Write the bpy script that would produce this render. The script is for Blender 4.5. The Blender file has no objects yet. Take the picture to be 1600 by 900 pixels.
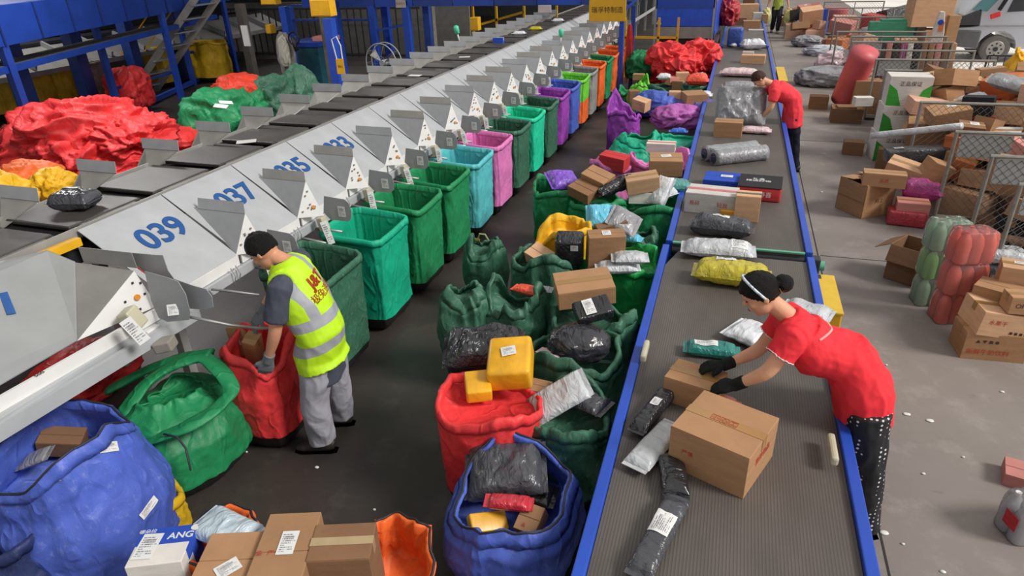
import bpy, bmesh, math, random
from mathutils import Vector, Matrix, noise, Euler
from mathutils.bvhtree import BVHTree
C = bpy.context.scene.collection
R = math.radians
# ------------------------------------------------------------------ camera
FPX, ROLL, CAMH = 1045.0, R(2.0), 3.0
def _basis():
    dx, dy = 1168.0 - 800, 450 + 95.0
    y = Vector((dx, dy, FPX)).normalized()
    n = (math.sin(ROLL), -math.cos(ROLL))
    s = -(dx*n[0] + dy*n[1]); d = FPX*FPX/s
    z = -Vector((n[0]*d, n[1]*d, FPX)).normalized()
    y = (y - z*y.dot(z)).normalized()
    x = -(y.cross(z))
    return x, y, z
BX, BY, BZ = _basis()
def ray(px, py):
    c = Vector((px-800, 450-py, FPX))
    return Vector((BX.dot(c), BY.dot(c), BZ.dot(c)))
def at(px, py, z=0.0):
    d = ray(px, py); t = (z-CAMH)/d.z
    return Vector((d.x*t, d.y*t, z))
def PY(px, py, y):
    d = ray(px, py); t = y/d.y
    return Vector((d.x*t, y, CAMH+d.z*t))
def scale(p):            # pixels per metre at a place
    q = Vector((p[0], p[1], p[2]-CAMH))
    return FPX/(BX.z*q.x + BY.z*q.y + BZ.z*q.z)
cam = bpy.data.objects.new('camera', bpy.data.cameras.new('camera')); C.objects.link(cam)
rt = Vector((BX.x, BY.x, BZ.x)); up = Vector((BX.y, BY.y, BZ.y)); fw = Vector((BX.z, BY.z, BZ.z))
m = Matrix((rt, up, -fw)).transposed().to_4x4(); m.translation = (0, 0, CAMH)
cam.matrix_world = m
cam.data.sensor_width = 36; cam.data.lens = FPX/1600*36; cam.data.clip_end = 200
bpy.context.scene.camera = cam
# ------------------------------------------------------------------ light
W = bpy.data.worlds.new('world'); bpy.context.scene.world = W; W.use_nodes = True
bg = W.node_tree.nodes['Background']; bg.inputs[0].default_value = (1.0, 0.985, 0.96, 1); bg.inputs[1].default_value = 0.70
sun = bpy.data.objects.new('daylight_sun', bpy.data.lights.new('daylight_sun', 'SUN')); C.objects.link(sun)
sun.data.energy = 3.0; sun.data.angle = R(16); sun.data.color = (1, .97, .93)
sun.rotation_euler = Vector((-1.0, 0.10, -0.85)).to_track_quat('-Z', 'Y').to_euler()
for _x, _y, _e in ((-9, 8, 260), (-9, 18, 90), (-15, 11, 170), (-15, 22, 60)):  # unseen fill lights added to brighten the dark left rear
    la = bpy.data.objects.new('hall_lamp_light', bpy.data.lights.new('hall_lamp_light', 'AREA')); C.objects.link(la)
    la.data.shape = 'RECTANGLE'; la.data.size = 2.4; la.data.size_y = .5; la.data.energy = _e; la.location = (_x, _y, 5.2); la.data.color = (1, .98, .95)
vs = bpy.context.scene.view_settings
vs.view_transform = 'Standard'; vs.look = 'None'; vs.exposure = 0.0; vs.gamma = 1.0; vs.use_curve_mapping = False
# ------------------------------------------------------------------ materials
def lin(h):
    h = h.lstrip('#'); o = []
    for i in (0, 2, 4):
        c = int(h[i:i+2], 16)/255
        o.append(c/12.92 if c <= .04045 else ((c+.055)/1.055)**2.4)
    return (*o, 1)
_M = {}
def newmat(n):
    m = bpy.data.materials.new(n); m.use_nodes = True
    return m, m.node_tree.nodes, m.node_tree.links, m.node_tree.nodes['Principled BSDF']
def mixc(N, L, fac, a, b):
    x = N.new('ShaderNodeMix'); x.data_type = 'RGBA'
    for v, s in ((fac, x.inputs[0]), (a, x.inputs[6]), (b, x.inputs[7])):
        if hasattr(v, 'is_linked'): L.new(v, s)
        else: s.default_value = v
    return x.outputs[2]
def ramp(N, L, src, lo, hi):
    r = N.new('ShaderNodeMapRange'); L.new(src, r.inputs[0])
    r.inputs[1].default_value = lo; r.inputs[2].default_value = hi
    return r.outputs[0]
def noisetex(N, L, co, sc, det=3, rough=.55):
    n = N.new('ShaderNodeTexNoise'); L.new(co, n.inputs['Vector']); n.inputs['Scale'].default_value = sc
    n.inputs['Detail'].default_value = det; n.inputs['Roughness'].default_value = rough
    return n.outputs['Fac']
def coord(N, L, kind='Object', sc=None):
    c = N.new('ShaderNodeTexCoord'); o = c.outputs[kind]
    if sc:
        mp = N.new('ShaderNodeMapping'); L.new(o, mp.inputs[0]); mp.inputs[3].default_value = sc; o = mp.outputs[0]
    return o
def bump(N, L, p, src, st, dist=.01):
    b = N.new('ShaderNodeBump'); L.new(src, b.inputs['Height']); b.inputs['Strength'].default_value = st
    b.inputs['Distance'].default_value = dist
    L.new(b.outputs[0], p.inputs['Normal'])
def shade(c, k): return (min(1, c[0]*k), min(1, c[1]*k), min(1, c[2]*k), 1)
def plain(n, col, rough=.6, metal=0, var=.12, nsc=6, spec=.5, bmp=0):
    if n in _M: return _M[n]
    m, N, L, p = newmat(n); c = lin(col)
    f = ramp(N, L, noisetex(N, L, coord(N, L), nsc), .3, .7)
    L.new(mixc(N, L, f, shade(c, 1-var), shade(c, 1+var)), p.inputs['Base Color'])
    p.inputs['Roughness'].default_value = rough; p.inputs['Metallic'].default_value = metal
    p.inputs['Specular IOR Level'].default_value = spec
    if bmp: bump(N, L, p, noisetex(N, L, coord(N, L), nsc*6), bmp)
    _M[n] = m; return m
def woven(n, col, scuff=.25, mesh=False):
    n = 'woven_'+n
    if n in _M: return _M[n]
    m, N, L, p = newmat(n); c = lin(col); co = coord(N, L)
    a = mixc(N, L, ramp(N, L, noisetex(N, L, co, 3.5), .3, .7), shade(c, .8), shade(c, 1.15))
    w = (min(1, c[0]*.6+.3), min(1, c[1]*.6+.3), min(1, c[2]*.6+.3), 1)
    s = noisetex(N, L, coord(N, L, sc=(1, 1, .5)), 26 if not mesh else 60, 6, .75)
    f = ramp(N, L, s, .56, .78 if not mesh else .7)
    mm = N.new('ShaderNodeMath'); mm.operation = 'MULTIPLY'; L.new(f, mm.inputs[0]); mm.inputs[1].default_value = scuff
    L.new(mixc(N, L, mm.outputs[0], a, w), p.inputs['Base Color'])
    p.inputs['Roughness'].default_value = .5; p.inputs['Specular IOR Level'].default_value = .35
    def crease(sc, seed, wdt):
        nt = N.new('ShaderNodeTexNoise'); mp = N.new('ShaderNodeMapping'); L.new(co, mp.inputs[0]); mp.inputs[1].default_value = (seed, seed*2, 0); mp.inputs[3].default_value = (1, 1, .55)
        L.new(mp.outputs[0], nt.inputs['Vector']); nt.inputs['Scale'].default_value = sc; nt.inputs['Detail'].default_value = 1; nt.inputs['Distortion'].default_value = .3
        a_ = N.new('ShaderNodeMath'); a_.operation = 'SUBTRACT'; L.new(nt.outputs['Fac'], a_.inputs[0]); a_.inputs[1].default_value = .5
        b_ = N.new('ShaderNodeMath'); b_.operation = 'ABSOLUTE'; L.new(a_.outputs[0], b_.inputs[0])
        return ramp(N, L, b_.outputs[0], wdt, 0)
    ad = N.new('ShaderNodeMath'); ad.operation = 'MULTIPLY_ADD'; L.new(crease(2.6, 3.1, .05), ad.inputs[0]); ad.inputs[1].default_value = .8; L.new(crease(6, 7.7, .06), ad.inputs[2])
    ad2 = N.new('ShaderNodeMath'); ad2.operation = 'MULTIPLY_ADD'; L.new(noisetex(N, L, co, 40, 4, .6), ad2.inputs[0]); ad2.inputs[1].default_value = .5; L.new(ad.outputs[0], ad2.inputs[2])
    bump(N, L, p, ad2.outputs[0], .4, .012)
    _M[n] = m; return m
def card(n, col, var=.1):
    n = 'card_'+n
    if n in _M: return _M[n]
    m, N, L, p = newmat(n); c = lin(col); co = coord(N, L)
    f = ramp(N, L, noisetex(N, L, coord(N, L, sc=(1, 1, 6)), 5), .3, .7)
    a = mixc(N, L, f, shade(c, 1-var), shade(c, 1+var))
    oi = N.new('ShaderNodeObjectInfo')
    hs = N.new('ShaderNodeHueSaturation'); L.new(a, hs.inputs['Color'])
    mr = N.new('ShaderNodeMapRange'); L.new(oi.outputs['Random'], mr.inputs[0]); mr.inputs[3].default_value = .82; mr.inputs[4].default_value = 1.12
    L.new(mr.outputs[0], hs.inputs['Value']); L.new(hs.outputs[0], p.inputs['Base Color'])
    p.inputs['Roughness'].default_value = .75; p.inputs['Specular IOR Level'].default_value = .25
    bump(N, L, p, noisetex(N, L, co, 14, 3), .25, .01)
    _M[n] = m; return m
def film(n, col, rough=.28, wr=.8, sc=9):
    n = 'film_'+n
    if n in _M: return _M[n]
    m, N, L, p = newmat(n); c = lin(col); co = coord(N, L)
    L.new(mixc(N, L, ramp(N, L, noisetex(N, L, co, 7), .35, .65), shade(c, .85), shade(c, 1.12)), p.inputs['Base Color'])
    p.inputs['Roughness'].default_value = rough; p.inputs['Specular IOR Level'].default_value = .7
    w = N.new('ShaderNodeTexNoise'); L.new(coord(N, L, sc=(1, .35, 1)), w.inputs['Vector']); w.inputs['Scale'].default_value = sc*2.2
    w.inputs['Detail'].default_value = 4; w.inputs['Distortion'].default_value = 1.2
    bump(N, L, p, w.outputs['Fac'], wr, .02)
    _M[n] = m; return m
def clear(n, col, rough=.12, tr=.75):
    n = 'clear_'+n
    if n in _M: return _M[n]
    m, N, L, p = newmat(n); p.inputs['Base Color'].default_value = lin(col)
    p.inputs['Roughness'].default_value = rough; p.inputs['Transmission Weight'].default_value = tr; p.inputs['IOR'].default_value = 1.2
    bump(N, L, p, noisetex(N, L, coord(N, L), 25, 3), .5, .01)
    _M[n] = m; return m
def labelmat():
    if 'lab' in _M: return _M['lab']
    m, N, L, p = newmat('shipping_label')
    co = coord(N, L, 'Generated')
    sp = N.new('ShaderNodeSeparateXYZ'); L.new(co, sp.inputs[0])
    def mth(op, a, b=0):
        g = N.new('ShaderNodeMath'); g.operation = op
        for v, i in ((a, 0), (b, 1)):
            if hasattr(v, 'is_linked'): L.new(v, g.inputs[i])
            else: g.inputs[i].default_value = v
        return g.outputs[0]
    r9 = mth('MULTIPLY', sp.outputs[1], 11); row = mth('FLOOR', r9); fr = mth('FRACT', r9)
    cb = N.new('ShaderNodeCombineXYZ'); L.new(mth('MULTIPLY', sp.outputs[0], 30), cb.inputs[0]); L.new(mth('MULTIPLY', row, 7.3), cb.inputs[1])
    w = N.new('ShaderNodeTexNoise'); L.new(cb.outputs[0], w.inputs['Vector']); w.inputs['Scale'].default_value = 1.0; w.inputs['Detail'].default_value = 1
    wr = N.new('ShaderNodeTexWhiteNoise'); wr.noise_dimensions = '1D'; L.new(row, wr.inputs['W'])
    f = mth('MULTIPLY', mth('GREATER_THAN', w.outputs['Fac'], .47), mth('LESS_THAN', fr, .5))
    f = mth('MULTIPLY', f, mth('LESS_THAN', sp.outputs[0], mth('ADD', mth('MULTIPLY', wr.outputs['Value'], .6), .35)))
    for ax in (0, 1):
        f = mth('MULTIPLY', f, mth('GREATER_THAN', sp.outputs[ax], .1)); f = mth('MULTIPLY', f, mth('LESS_THAN', sp.outputs[ax], .9))
    # barcode block
    bc = mth('MULTIPLY', mth('GREATER_THAN', mth('FRACT', mth('MULTIPLY', sp.outputs[0], 19.3)), .5), mth('MULTIPLY', mth('GREATER_THAN', sp.outputs[1], .62), mth('LESS_THAN', sp.outputs[1], .78)))
    bc = mth('MULTIPLY', bc, mth('MULTIPLY', mth('GREATER_THAN', sp.outputs[0], .2), mth('LESS_THAN', sp.outputs[0], .8)))
    f = mth('MAXIMUM', f, bc)
    L.new(mixc(N, L, f, lin('dcdcda'), lin('77777c')), p.inputs['Base Color']); p.inputs['Roughness'].default_value = .4
    _M['lab'] = m; return m
BLUE = plain('blue_paint', '1f49b0', .45, nsc=2, var=.15)
BLUED = plain('blue_paint_worn', '1d3d8c', .5, nsc=3, var=.2)
SHEET = plain('grey_sheet_metal', '989a9c', .42, nsc=5, var=.1)
SHEETD = plain('bare_sheet_metal', '8f8d89', .5, nsc=4, var=.14)
WHITEM = plain('white_sheet_metal', 'a9acae', .42, nsc=4, var=.08)
STEEL = plain('galvanised_steel', '9a9c98', .4, .4, nsc=20)
YEL = plain('yellow_paint', 'e0a916', .5)
BLACK = plain('black_plastic', '17171a', .45)
DARK = plain('dark_steel', '2c2e33', .5)
WHITE = plain('white_plastic', 'd9d9d6', .4, var=.05)
BEIGE = plain('beige_plastic', 'b9b49c', .45, var=.06)
TAPE = plain('brown_tape', '9c7746', .22, var=.05)
REDP = plain('red_print', 'b8402f', .6)
DKP = plain('dark_print', '3a2c22', .6)
BROWN = card('brown', 'a9815e'); BROWND = card('dark_brown', '866449'); BROWNL = card('light', 'c9a07d')
LAB = labelmat()
def beltmat():
    m, N, L, p = newmat('belt_rubber'); co = coord(N, L)
    base = mixc(N, L, ramp(N, L, noisetex(N, L, coord(N, L, sc=(1, .35, 1)), 2.2, 5, .6), .3, .7), lin('4a4440'), lin('655e58'))
    w = N.new('ShaderNodeTexWave'); w.bands_direction = 'X'; L.new(co, w.inputs[0]); w.inputs['Scale'].default_value = 22
    L.new(mixc(N, L, ramp(N, L, w.outputs['Fac'], .7, 1), base, lin('48423d')), p.inputs['Base Color'])
    p.inputs['Roughness'].default_value = .55; bump(N, L, p, w.outputs['Fac'], .12, .004)
    return m
BELT = beltmat()
def floormat(n, c1, c2, c3, ro):
    m, N, L, p = newmat(n); co = coord(N, L)
    a = mixc(N, L, ramp(N, L, noisetex(N, L, co, .7, 6, .6), .35, .65), lin(c1), lin(c2))
    b = mixc(N, L, ramp(N, L, noisetex(N, L, co, 3.1, 8, .7), .52, .75), a, lin(c3))
    c = mixc(N, L, ramp(N, L, noisetex(N, L, coord(N, L, sc=(.5, 2, 1)), 9, 6, .7), .62, .8), b, shade(lin(c1), .7))
    L.new(c, p.inputs['Base Color']); p.inputs['Roughness'].default_value = ro
    bump(N, L, p, noisetex(N, L, co, 30, 5), .1, .01)
    return m
# ------------------------------------------------------------------ mesh helpers
class MB:
    def __init__(s): s.v = []; s.f = []; s.mi = []; s.cur = 0
    def add(s, vs_, fs):
        o = len(s.v); s.v += [tuple(v) for v in vs_]
        for f in fs: s.f.append([i+o for i in f]); s.mi.append(s.cur)
        return s
    def box(s, c, d, M=None, top=None):
        x, y, z = d[0]/2, d[1]/2, d[2]/2; tx, ty = (x, y) if top is None else (x*top[0], y*top[1])
        P = [(-x, -y, -z), (x, -y, -z), (x, y, -z), (-x, y, -z), (-tx, -ty, z), (tx, -ty, z), (tx, ty, z), (-tx, ty, z)]
        c = Vector(c); P = [(M @ Vector(p) if M else Vector(p))+c for p in P]
        return s.add(P, [(0, 3, 2, 1), (4, 5, 6, 7), (0, 1, 5, 4), (1, 2, 6, 5), (2, 3, 7, 6), (3, 0, 4, 7)])
    def bar(s, a, b, w, h=None):
        a, b = Vector(a), Vector(b); h = h or w; d = b-a
        q = d.to_track_quat('Z', 'Y').to_matrix()
        return s.box((a+b)/2, (w, h, d.length), q)
    def tube(s, path, r, n=8, cap=True, flat=1.0):
        path = [Vector(p) for p in path]; rs = r if isinstance(r, (list, tuple)) else [r]*len(path)
        V = []; F = []; up_ = None
        for i, p in enumerate(path):
            t = (path[min(i+1, len(path)-1)]-path[max(i-1, 0)])
            t = t.normalized() if t.length > 1e-9 else Vector((0, 0, 1))
            if up_ is None: up_ = t.orthogonal().normalized()
            up_ = (up_-t*up_.dot(t)).normalized(); sd = t.cross(up_)
            for k in range(n):
                a = 2*math.pi*k/n; V.append(p+up_*math.cos(a)*rs[i]+sd*math.sin(a)*rs[i]*flat)
        for i in range(len(path)-1):
            for k in range(n):
                F.append((i*n+k, i*n+(k+1) % n, (i+1)*n+(k+1) % n, (i+1)*n+k))
        if cap: F.append(tuple(range(n))[::-1]); F.append(tuple((len(path)-1)*n+k for k in range(n)))
        return s.add(V, F)
    def cyl(s, a, b, r, n=20): return s.tube([a, b], r, n)
    def ring(s, c, R1, r, axis='y', n=32, k=6):
        pts = []
        for i in range(n+1):
            a = 2*math.pi*i/n; u, w = R1*math.cos(a), R1*math.sin(a)
            pts.append(Vector(c)+Vector({'y': (u, 0, w), 'x': (0, u, w), 'z': (u, w, 0)}[axis]))
        return s.tube(pts, r, k, False)
    def prism(s, poly, y0, y1, axis='y'):
        n = len(poly)
        def mk(u, w, t): return {'y': (u, t, w), 'x': (t, u, w), 'z': (u, w, t)}[axis]
        V = [mk(u, w, y0) for u, w in poly]+[mk(u, w, y1) for u, w in poly]
        F = [tuple(range(n)), tuple(range(n, 2*n))[::-1]]+[(i, i+n, (i+1) % n+n, (i+1) % n) for i in range(n)]
        return s.add(V, F)
    def plate(s, pts, th):
        pts = [Vector(p) for p in pts]; n = (pts[1]-pts[0]).cross(pts[2]-pts[0]).normalized()*th
        k = len(pts)
        return s.add(pts+[p+n for p in pts], [tuple(range(k))[::-1], tuple(range(k, 2*k))]+[(i, (i+1) % k, (i+1) % k+k, i+k) for i in range(k)])
    def build(s, name, mats, parent=None, smooth=False, bevel=0, loc=None, rot=None, fix=True):
        me = bpy.data.meshes.new(name); me.from_pydata(s.v, [], s.f)
        mats = mats if isinstance(mats, (list, tuple)) else [mats]
        for m_ in mats: me.materials.append(m_)
        if len(mats) > 1: me.polygons.foreach_set('material_index', s.mi)
        if smooth: me.polygons.foreach_set('use_smooth', [True]*len(s.f))
        me.update()
        if fix:
            bm = bmesh.new(); bm.from_mesh(me); bmesh.ops.recalc_face_normals(bm, faces=bm.faces); bm.to_mesh(me); bm.free()
        o = bpy.data.objects.new(name, me); C.objects.link(o)
        if parent: o.parent = parent
        if loc is not None: o.location = loc
        if rot is not None: o.rotation_euler = rot
        if bevel:
            b = o.modifiers.new('b', 'BEVEL'); b.width = bevel; b.segments = 2; b.limit_method = 'ANGLE'
        return o
def tag(o, label=None, cat=None, group=None, kind=None):
    if label: o['label'] = label
    if cat: o['category'] = cat
    if group: o['group'] = group
    if kind: o['kind'] = kind
    return o
def thing(name, label, cat, loc=(0, 0, 0), rot=(0, 0, 0), group=None):
    o = bpy.data.objects.new(name, None); C.objects.link(o); o.location = loc; o.rotation_euler = rot
    o.empty_display_size = .1
    return tag(o, label, cat, group)
def copy_tree(o, parent=None):
    c = o.copy(); C.objects.link(c)
    if parent: c.parent = parent
    for ch in o.children: copy_tree(ch, c)
    return c
def text(body, size, mat, parent, M, name='lettering', ext=.0006, sx=1, align='CENTER', weight=0):
    cu = bpy.data.curves.new('t', 'FONT'); cu.body = body; cu.size = size; cu.extrude = ext; cu.offset = weight
    cu.align_x = align; cu.align_y = 'CENTER'
    t = bpy.data.objects.new('t', cu); C.objects.link(t)
    dg = bpy.context.evaluated_depsgraph_get(); dg.update()
    me = bpy.data.meshes.new_from_object(t.evaluated_get(dg)); bpy.data.objects.remove(t)
    me.transform(M @ Matrix.Diagonal((sx, 1, 1, 1))); me.materials.clear(); me.materials.append(mat)
    o = bpy.data.objects.new(name, me); C.objects.link(o); o.parent = parent
    return o
def frameM(o, xd, yd):
    xd = Vector(xd).normalized(); zd = xd.cross(Vector(yd)).normalized(); yd = zd.cross(xd)
    M = Matrix((xd, yd, zd)).transposed().to_4x4(); M.translation = o
    return M

def face_label(parent, p, w, h, roll=0, nm='barcode_label', tilt=.35):
    """label hung facing the working aisle; p in the parent's space"""
    mw = parent.matrix_basis; wp = mw @ Vector(p); zd = (Vector((0, 0, CAMH))-wp); zd.z *= tilt; zd.normalize()
    xd = Vector((0, 0, 1)).cross(zd).normalized(); yd = zd.cross(xd); a = math.radians(roll)
    x2 = xd*math.cos(a)+yd*math.sin(a); y2 = zd.cross(x2)
    M = Matrix((x2, y2, zd)).transposed().to_4x4(); M.translation = wp
    o = MB().box((0, 0, 0), (w, h, .002)).build(nm, LAB, parent); o.matrix_local = mw.inverted() @ M
    return o
def on_mesh(o, px, py):
    """where a pixel's ray meets a mesh part: point and normal in the part's space"""
    bpy.context.view_layer.update(); inv = o.matrix_world.inverted()
    bv = BVHTree.FromPolygons([v.co for v in o.data.vertices], [p.vertices[:] for p in o.data.polygons])
    for dy in (0, 6, -6, 12, -12, 18, -18, 24, -24, 32, -32):
        d = (inv.to_3x3() @ ray(px, py+dy)).normalized(); h = bv.ray_cast(inv @ Vector((0, 0, CAMH)), d)
        if h[0]: break
    n = h[1] if h[1].dot(d) < 0 else -h[1]
    return h[0], n
# ================================================================== STRUCTURE
def slab(name, x0, x1, y0, y1, z0, z1, mat):
    o = MB().box(((x0+x1)/2, (y0+y1)/2, (z0+z1)/2), (x1-x0, y1-y0, z1-z0)).build(name, mat); o['kind'] = 'structure'; return o
FD = floormat('sorting_hall_floor', '302b28', '3e3834', '4b443f', .5)  # dark concrete, with part of the indoor shade put into its colour
FL = floormat('loading_bay_floor', '7a716b', '877e78', '968d87', .65)
slab('floor', .25, 9.2, -6, 60, -.2, 0, FL)
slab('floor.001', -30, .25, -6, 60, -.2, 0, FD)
slab('floor.002', 9.2, 26, -6, 60, -.2, -.005, plain('sunlit_yard', 'e4e0da', .8, nsc=1))
YARD = plain('sunlit_yard', 'e4e0da', .8, nsc=1)  # near-white colour carries the sunlight on the ground outside
slab('floor.003', 5.0, 9.2, 18.2, 60, 0, .006, YARD)
FJ = plain('floor_joint', '2f2a27', .8)
j = MB().box((1.075, 14, .001), (.012, 40, .002))
for y in (7.1, 11.9, 16.8): j.box((5.1, y, .001), (8, .012, .002))
tag(j.build('trim_1', FJ), kind='structure')
# unseen roof kept over the hall to darken it; bay left open for daylight
slab('ceiling', -30, -3.4, -6, 34, 5.6, 5.8, plain('roof_sheet', '6d7073', .8))
slab('wall_far', -30, -1.0, 33.8, 34, 0, 5.6, plain('hall_wall', '4b4f50', .8))
slab('wall_left', -30.2, -30, -6, 34, 0, 5.6, plain('hall_wall', '4b4f50', .8))
slab('wall_back', -1.0, 14, 45, 45.2, 0, 5, plain('bay_wall', '8b8680', .8))
# ================================================================== MAIN PARCEL CONVEYOR
def conveyor(label, x0, x1, y0, y1, z, rail=.10, legs=(), cham=False):
    r = thing('parcel_conveyor', label, 'conveyor belt', ((x0+x1)/2, y0, 0), group='parcel conveyor sections')
    w = x1-x0; L = y1-y0
    if cham:
        P = [(-w/2, 0), (w/2, 0), (w/2, L-.05), (-w/2+.08, L-.05), (-w/2, L-.35)]
        MB().prism(P, z-.03, z, 'z').build('belt', BELT, r)
    else: MB().box((0, L/2, z-.015), (w, L, .03)).build('belt', BELT, r)
    for s in (-1, 1):
        MB().box((s*(w/2+.03), L/2, z-.05), (.055, L, .16)).build('side_rail', BLUE, r, bevel=.006)
        MB().box((s*(w/2-.06), L/2, z-.2), (.02, L, .3)).build('under_panel', DARK, r)
    for y in legs:
        for s in (-1, 1): MB().box((s*(w/2+.01), y-y0, (z-.1)/2), (.06, .06, z-.1)).build('leg', BLUED, r)
    MB().cyl((-w/2, .03, z-.06), (w/2, .03, z-.06), .05).build('end_roller', DARK, r)
    return r
cv1 = conveyor('nearest belt conveyor section, carrying the big printed carton', -.345, .725, -2.5, 5.33, .7, legs=(1.2, 3.2, 4.9), cham=True)
cv2 = conveyor('middle belt conveyor section, carrying the white mailers and the black and red box', -.33, .725, 5.42, 17.5, .7, legs=(5.8, 8.2, 10.6, 13, 15.4))
cv3 = conveyor('far belt conveyor section with the blue box near its end', -.28, .70, 17.6, 34, .72, legs=(18.5, 22, 26, 30))
g = MB().box((.2, 5.42-5.42+.0, .715), (1.05, .03, .012)).build('joint_strip', plain('mint_paint', '5aa889', .5), cv2, loc=(-.2, 0, 0))
for px, py, x, L in ((835, 385, .0, .16), ):
    pass
# pale guard blocks bolted to the rails
for p, k in ((at(1008, 545, .78), 0), (at(1302, 698, .78), 1)):
    b = MB().box((0, 0, 0), (.035, .2, .05)); b.build('guard_block', BEIGE, cv1, bevel=.012, loc=(p.x-cv1.location.x, p.y+2.5, .765))
# drive housing in yellow on the aisle side
dr = thing('drive_housing', 'yellow metal drive housing on the floor beside the conveyor joint', 'machine housing', (.872, 4.95, 0))
MB().box((0, 0, .3), (.13, .62, .6)).build('casing', YEL, dr, bevel=.01)
MB().box((0, 0, .605), (.14, .64, .02)).build('lid', plain('yellow_lid', 'd8b02c', .5), dr, bevel=.004)
MB().cyl((-.06, .2, .4), (-.1, .2, .4), .05).build('shaft', STEEL, dr)
dr2 = thing('drive_housing', 'distant yellow metal housing beside the conveyor behind the bending woman', 'machine housing', (.93, 14.6, 0))
MB().box((0, 0, .3), (.14, 1.6, .6)).build('casing', YEL, dr2, bevel=.01)
MB().box((0, 0, .61), (.16, 1.62, .02)).build('lid', plain('yellow_lid', 'd8b02c', .5), dr2)
ch = thing('conveyor_drive_unit', 'small grimy chain drive bracket at the end of the green joint strip', 'drive unit', (.80, 5.42, 0))
MB().box((0, 0, .62), (.09, .1, .14)).box((.01, -.2, .56), (.07, .08, .12)).build('bracket', DARK, ch, bevel=.01)
MB().cyl((.03, 0, .62), (.08, 0, .62), .04).build('sprocket', plain('mint_paint', '5aa889', .5), ch)
MB().cyl((.03, -.2, .56), (.08, -.2, .56), .03).build('motor_shaft', BLUED, ch)
MB().box((0, .0, .27), (.05, .05, .54)).build('post', DARK, ch)
# ================================================================== SORTING MACHINE (runs along y, drifts 1.1 degrees)
DR = .02
S0 = thing('parcel_sorter', 'long raised sorting machine with a line of black belt trays', 'sorting machine', (0, 0, 0), (0, 0, -math.atan(DR)))
TRAY = plain('black_tray_belt', '45423f', .45, nsc=5, var=.22, bmp=.1)
TRAYE = plain('tray_end_cap', '5d5a56', .5, nsc=8)
GAPM = plain('tray_gap', '1b1a1a', .6)
for i in range(44):
    y = .35+i*.70
    t = MB().box((-4.27, y, 1.485), (.56, .58, .03)).build('tray', TRAY, S0, bevel=.008)
    MB().box((-3.965, y+.0, 1.48), (.05, .5, .03), top=(.6, .9)).build('end_cap', TRAYE, t, bevel=.006)
MB().box((-4.25, 15.4, 1.44), (.70, 31, .03)).build('track_bed', GAPM, S0)
MB().box((-3.905, 15.4, 1.475), (.012, 31, .07)).box((-4.60, 15.4, 1.475), (.012, 31, .07)).build('side_lip', SHEETD, S0)
MB().box((-3.30, 14, .985), (.05, 29, .075)).build('lower_rail', WHITEM, S0, bevel=.004)
MB().box((-4.25, 15.4, 1.3), (.5, 31, .12)).build('carriage_beam', DARK, S0)
for y in [1.2+2.2*k for k in range(14)]:
    MB().box((-3.95, y, .62), (.07, .07, 1.25)).build('leg', SHEETD, S0)
    MB().box((-4.55, y, .62), (.07, .07, 1.25)).build('leg', SHEETD, S0)
    MB().box((-4.25, y, 1.1), (.7, .05, .06)).build('cross_member', SHEETD, S0)
STICK = plain('sticker_panel', 'dedddb', .4, var=.04)
def rot2(p):  # sorter-local to world
    a = -math.atan(DR); return Vector((p[0]*math.cos(a)-p[1]*math.sin(a), p[0]*math.sin(a)+p[1]*math.cos(a), p[2]))
sack_cols = ['dark green mesh sack behind the man', 'bright teal sack', 'mid green sack beside the teal one', 'mid green sack beside the turquoise one', 'light turquoise sack', 'pink sack', 'dark green mesh sack beyond the pink one',
 'mint green sack', 'dark green mesh sack beyond the mint one', 'purple sack', 'blue sack', 'lime and orange sack', 'grey sack', 'orange rimmed sack', 'deep green sack', 'far orange sack', 'far end of the row', 'far end of the row', 'far end of the row', 'far end of the row', 'far end of the row']
PIT = .745
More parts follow.
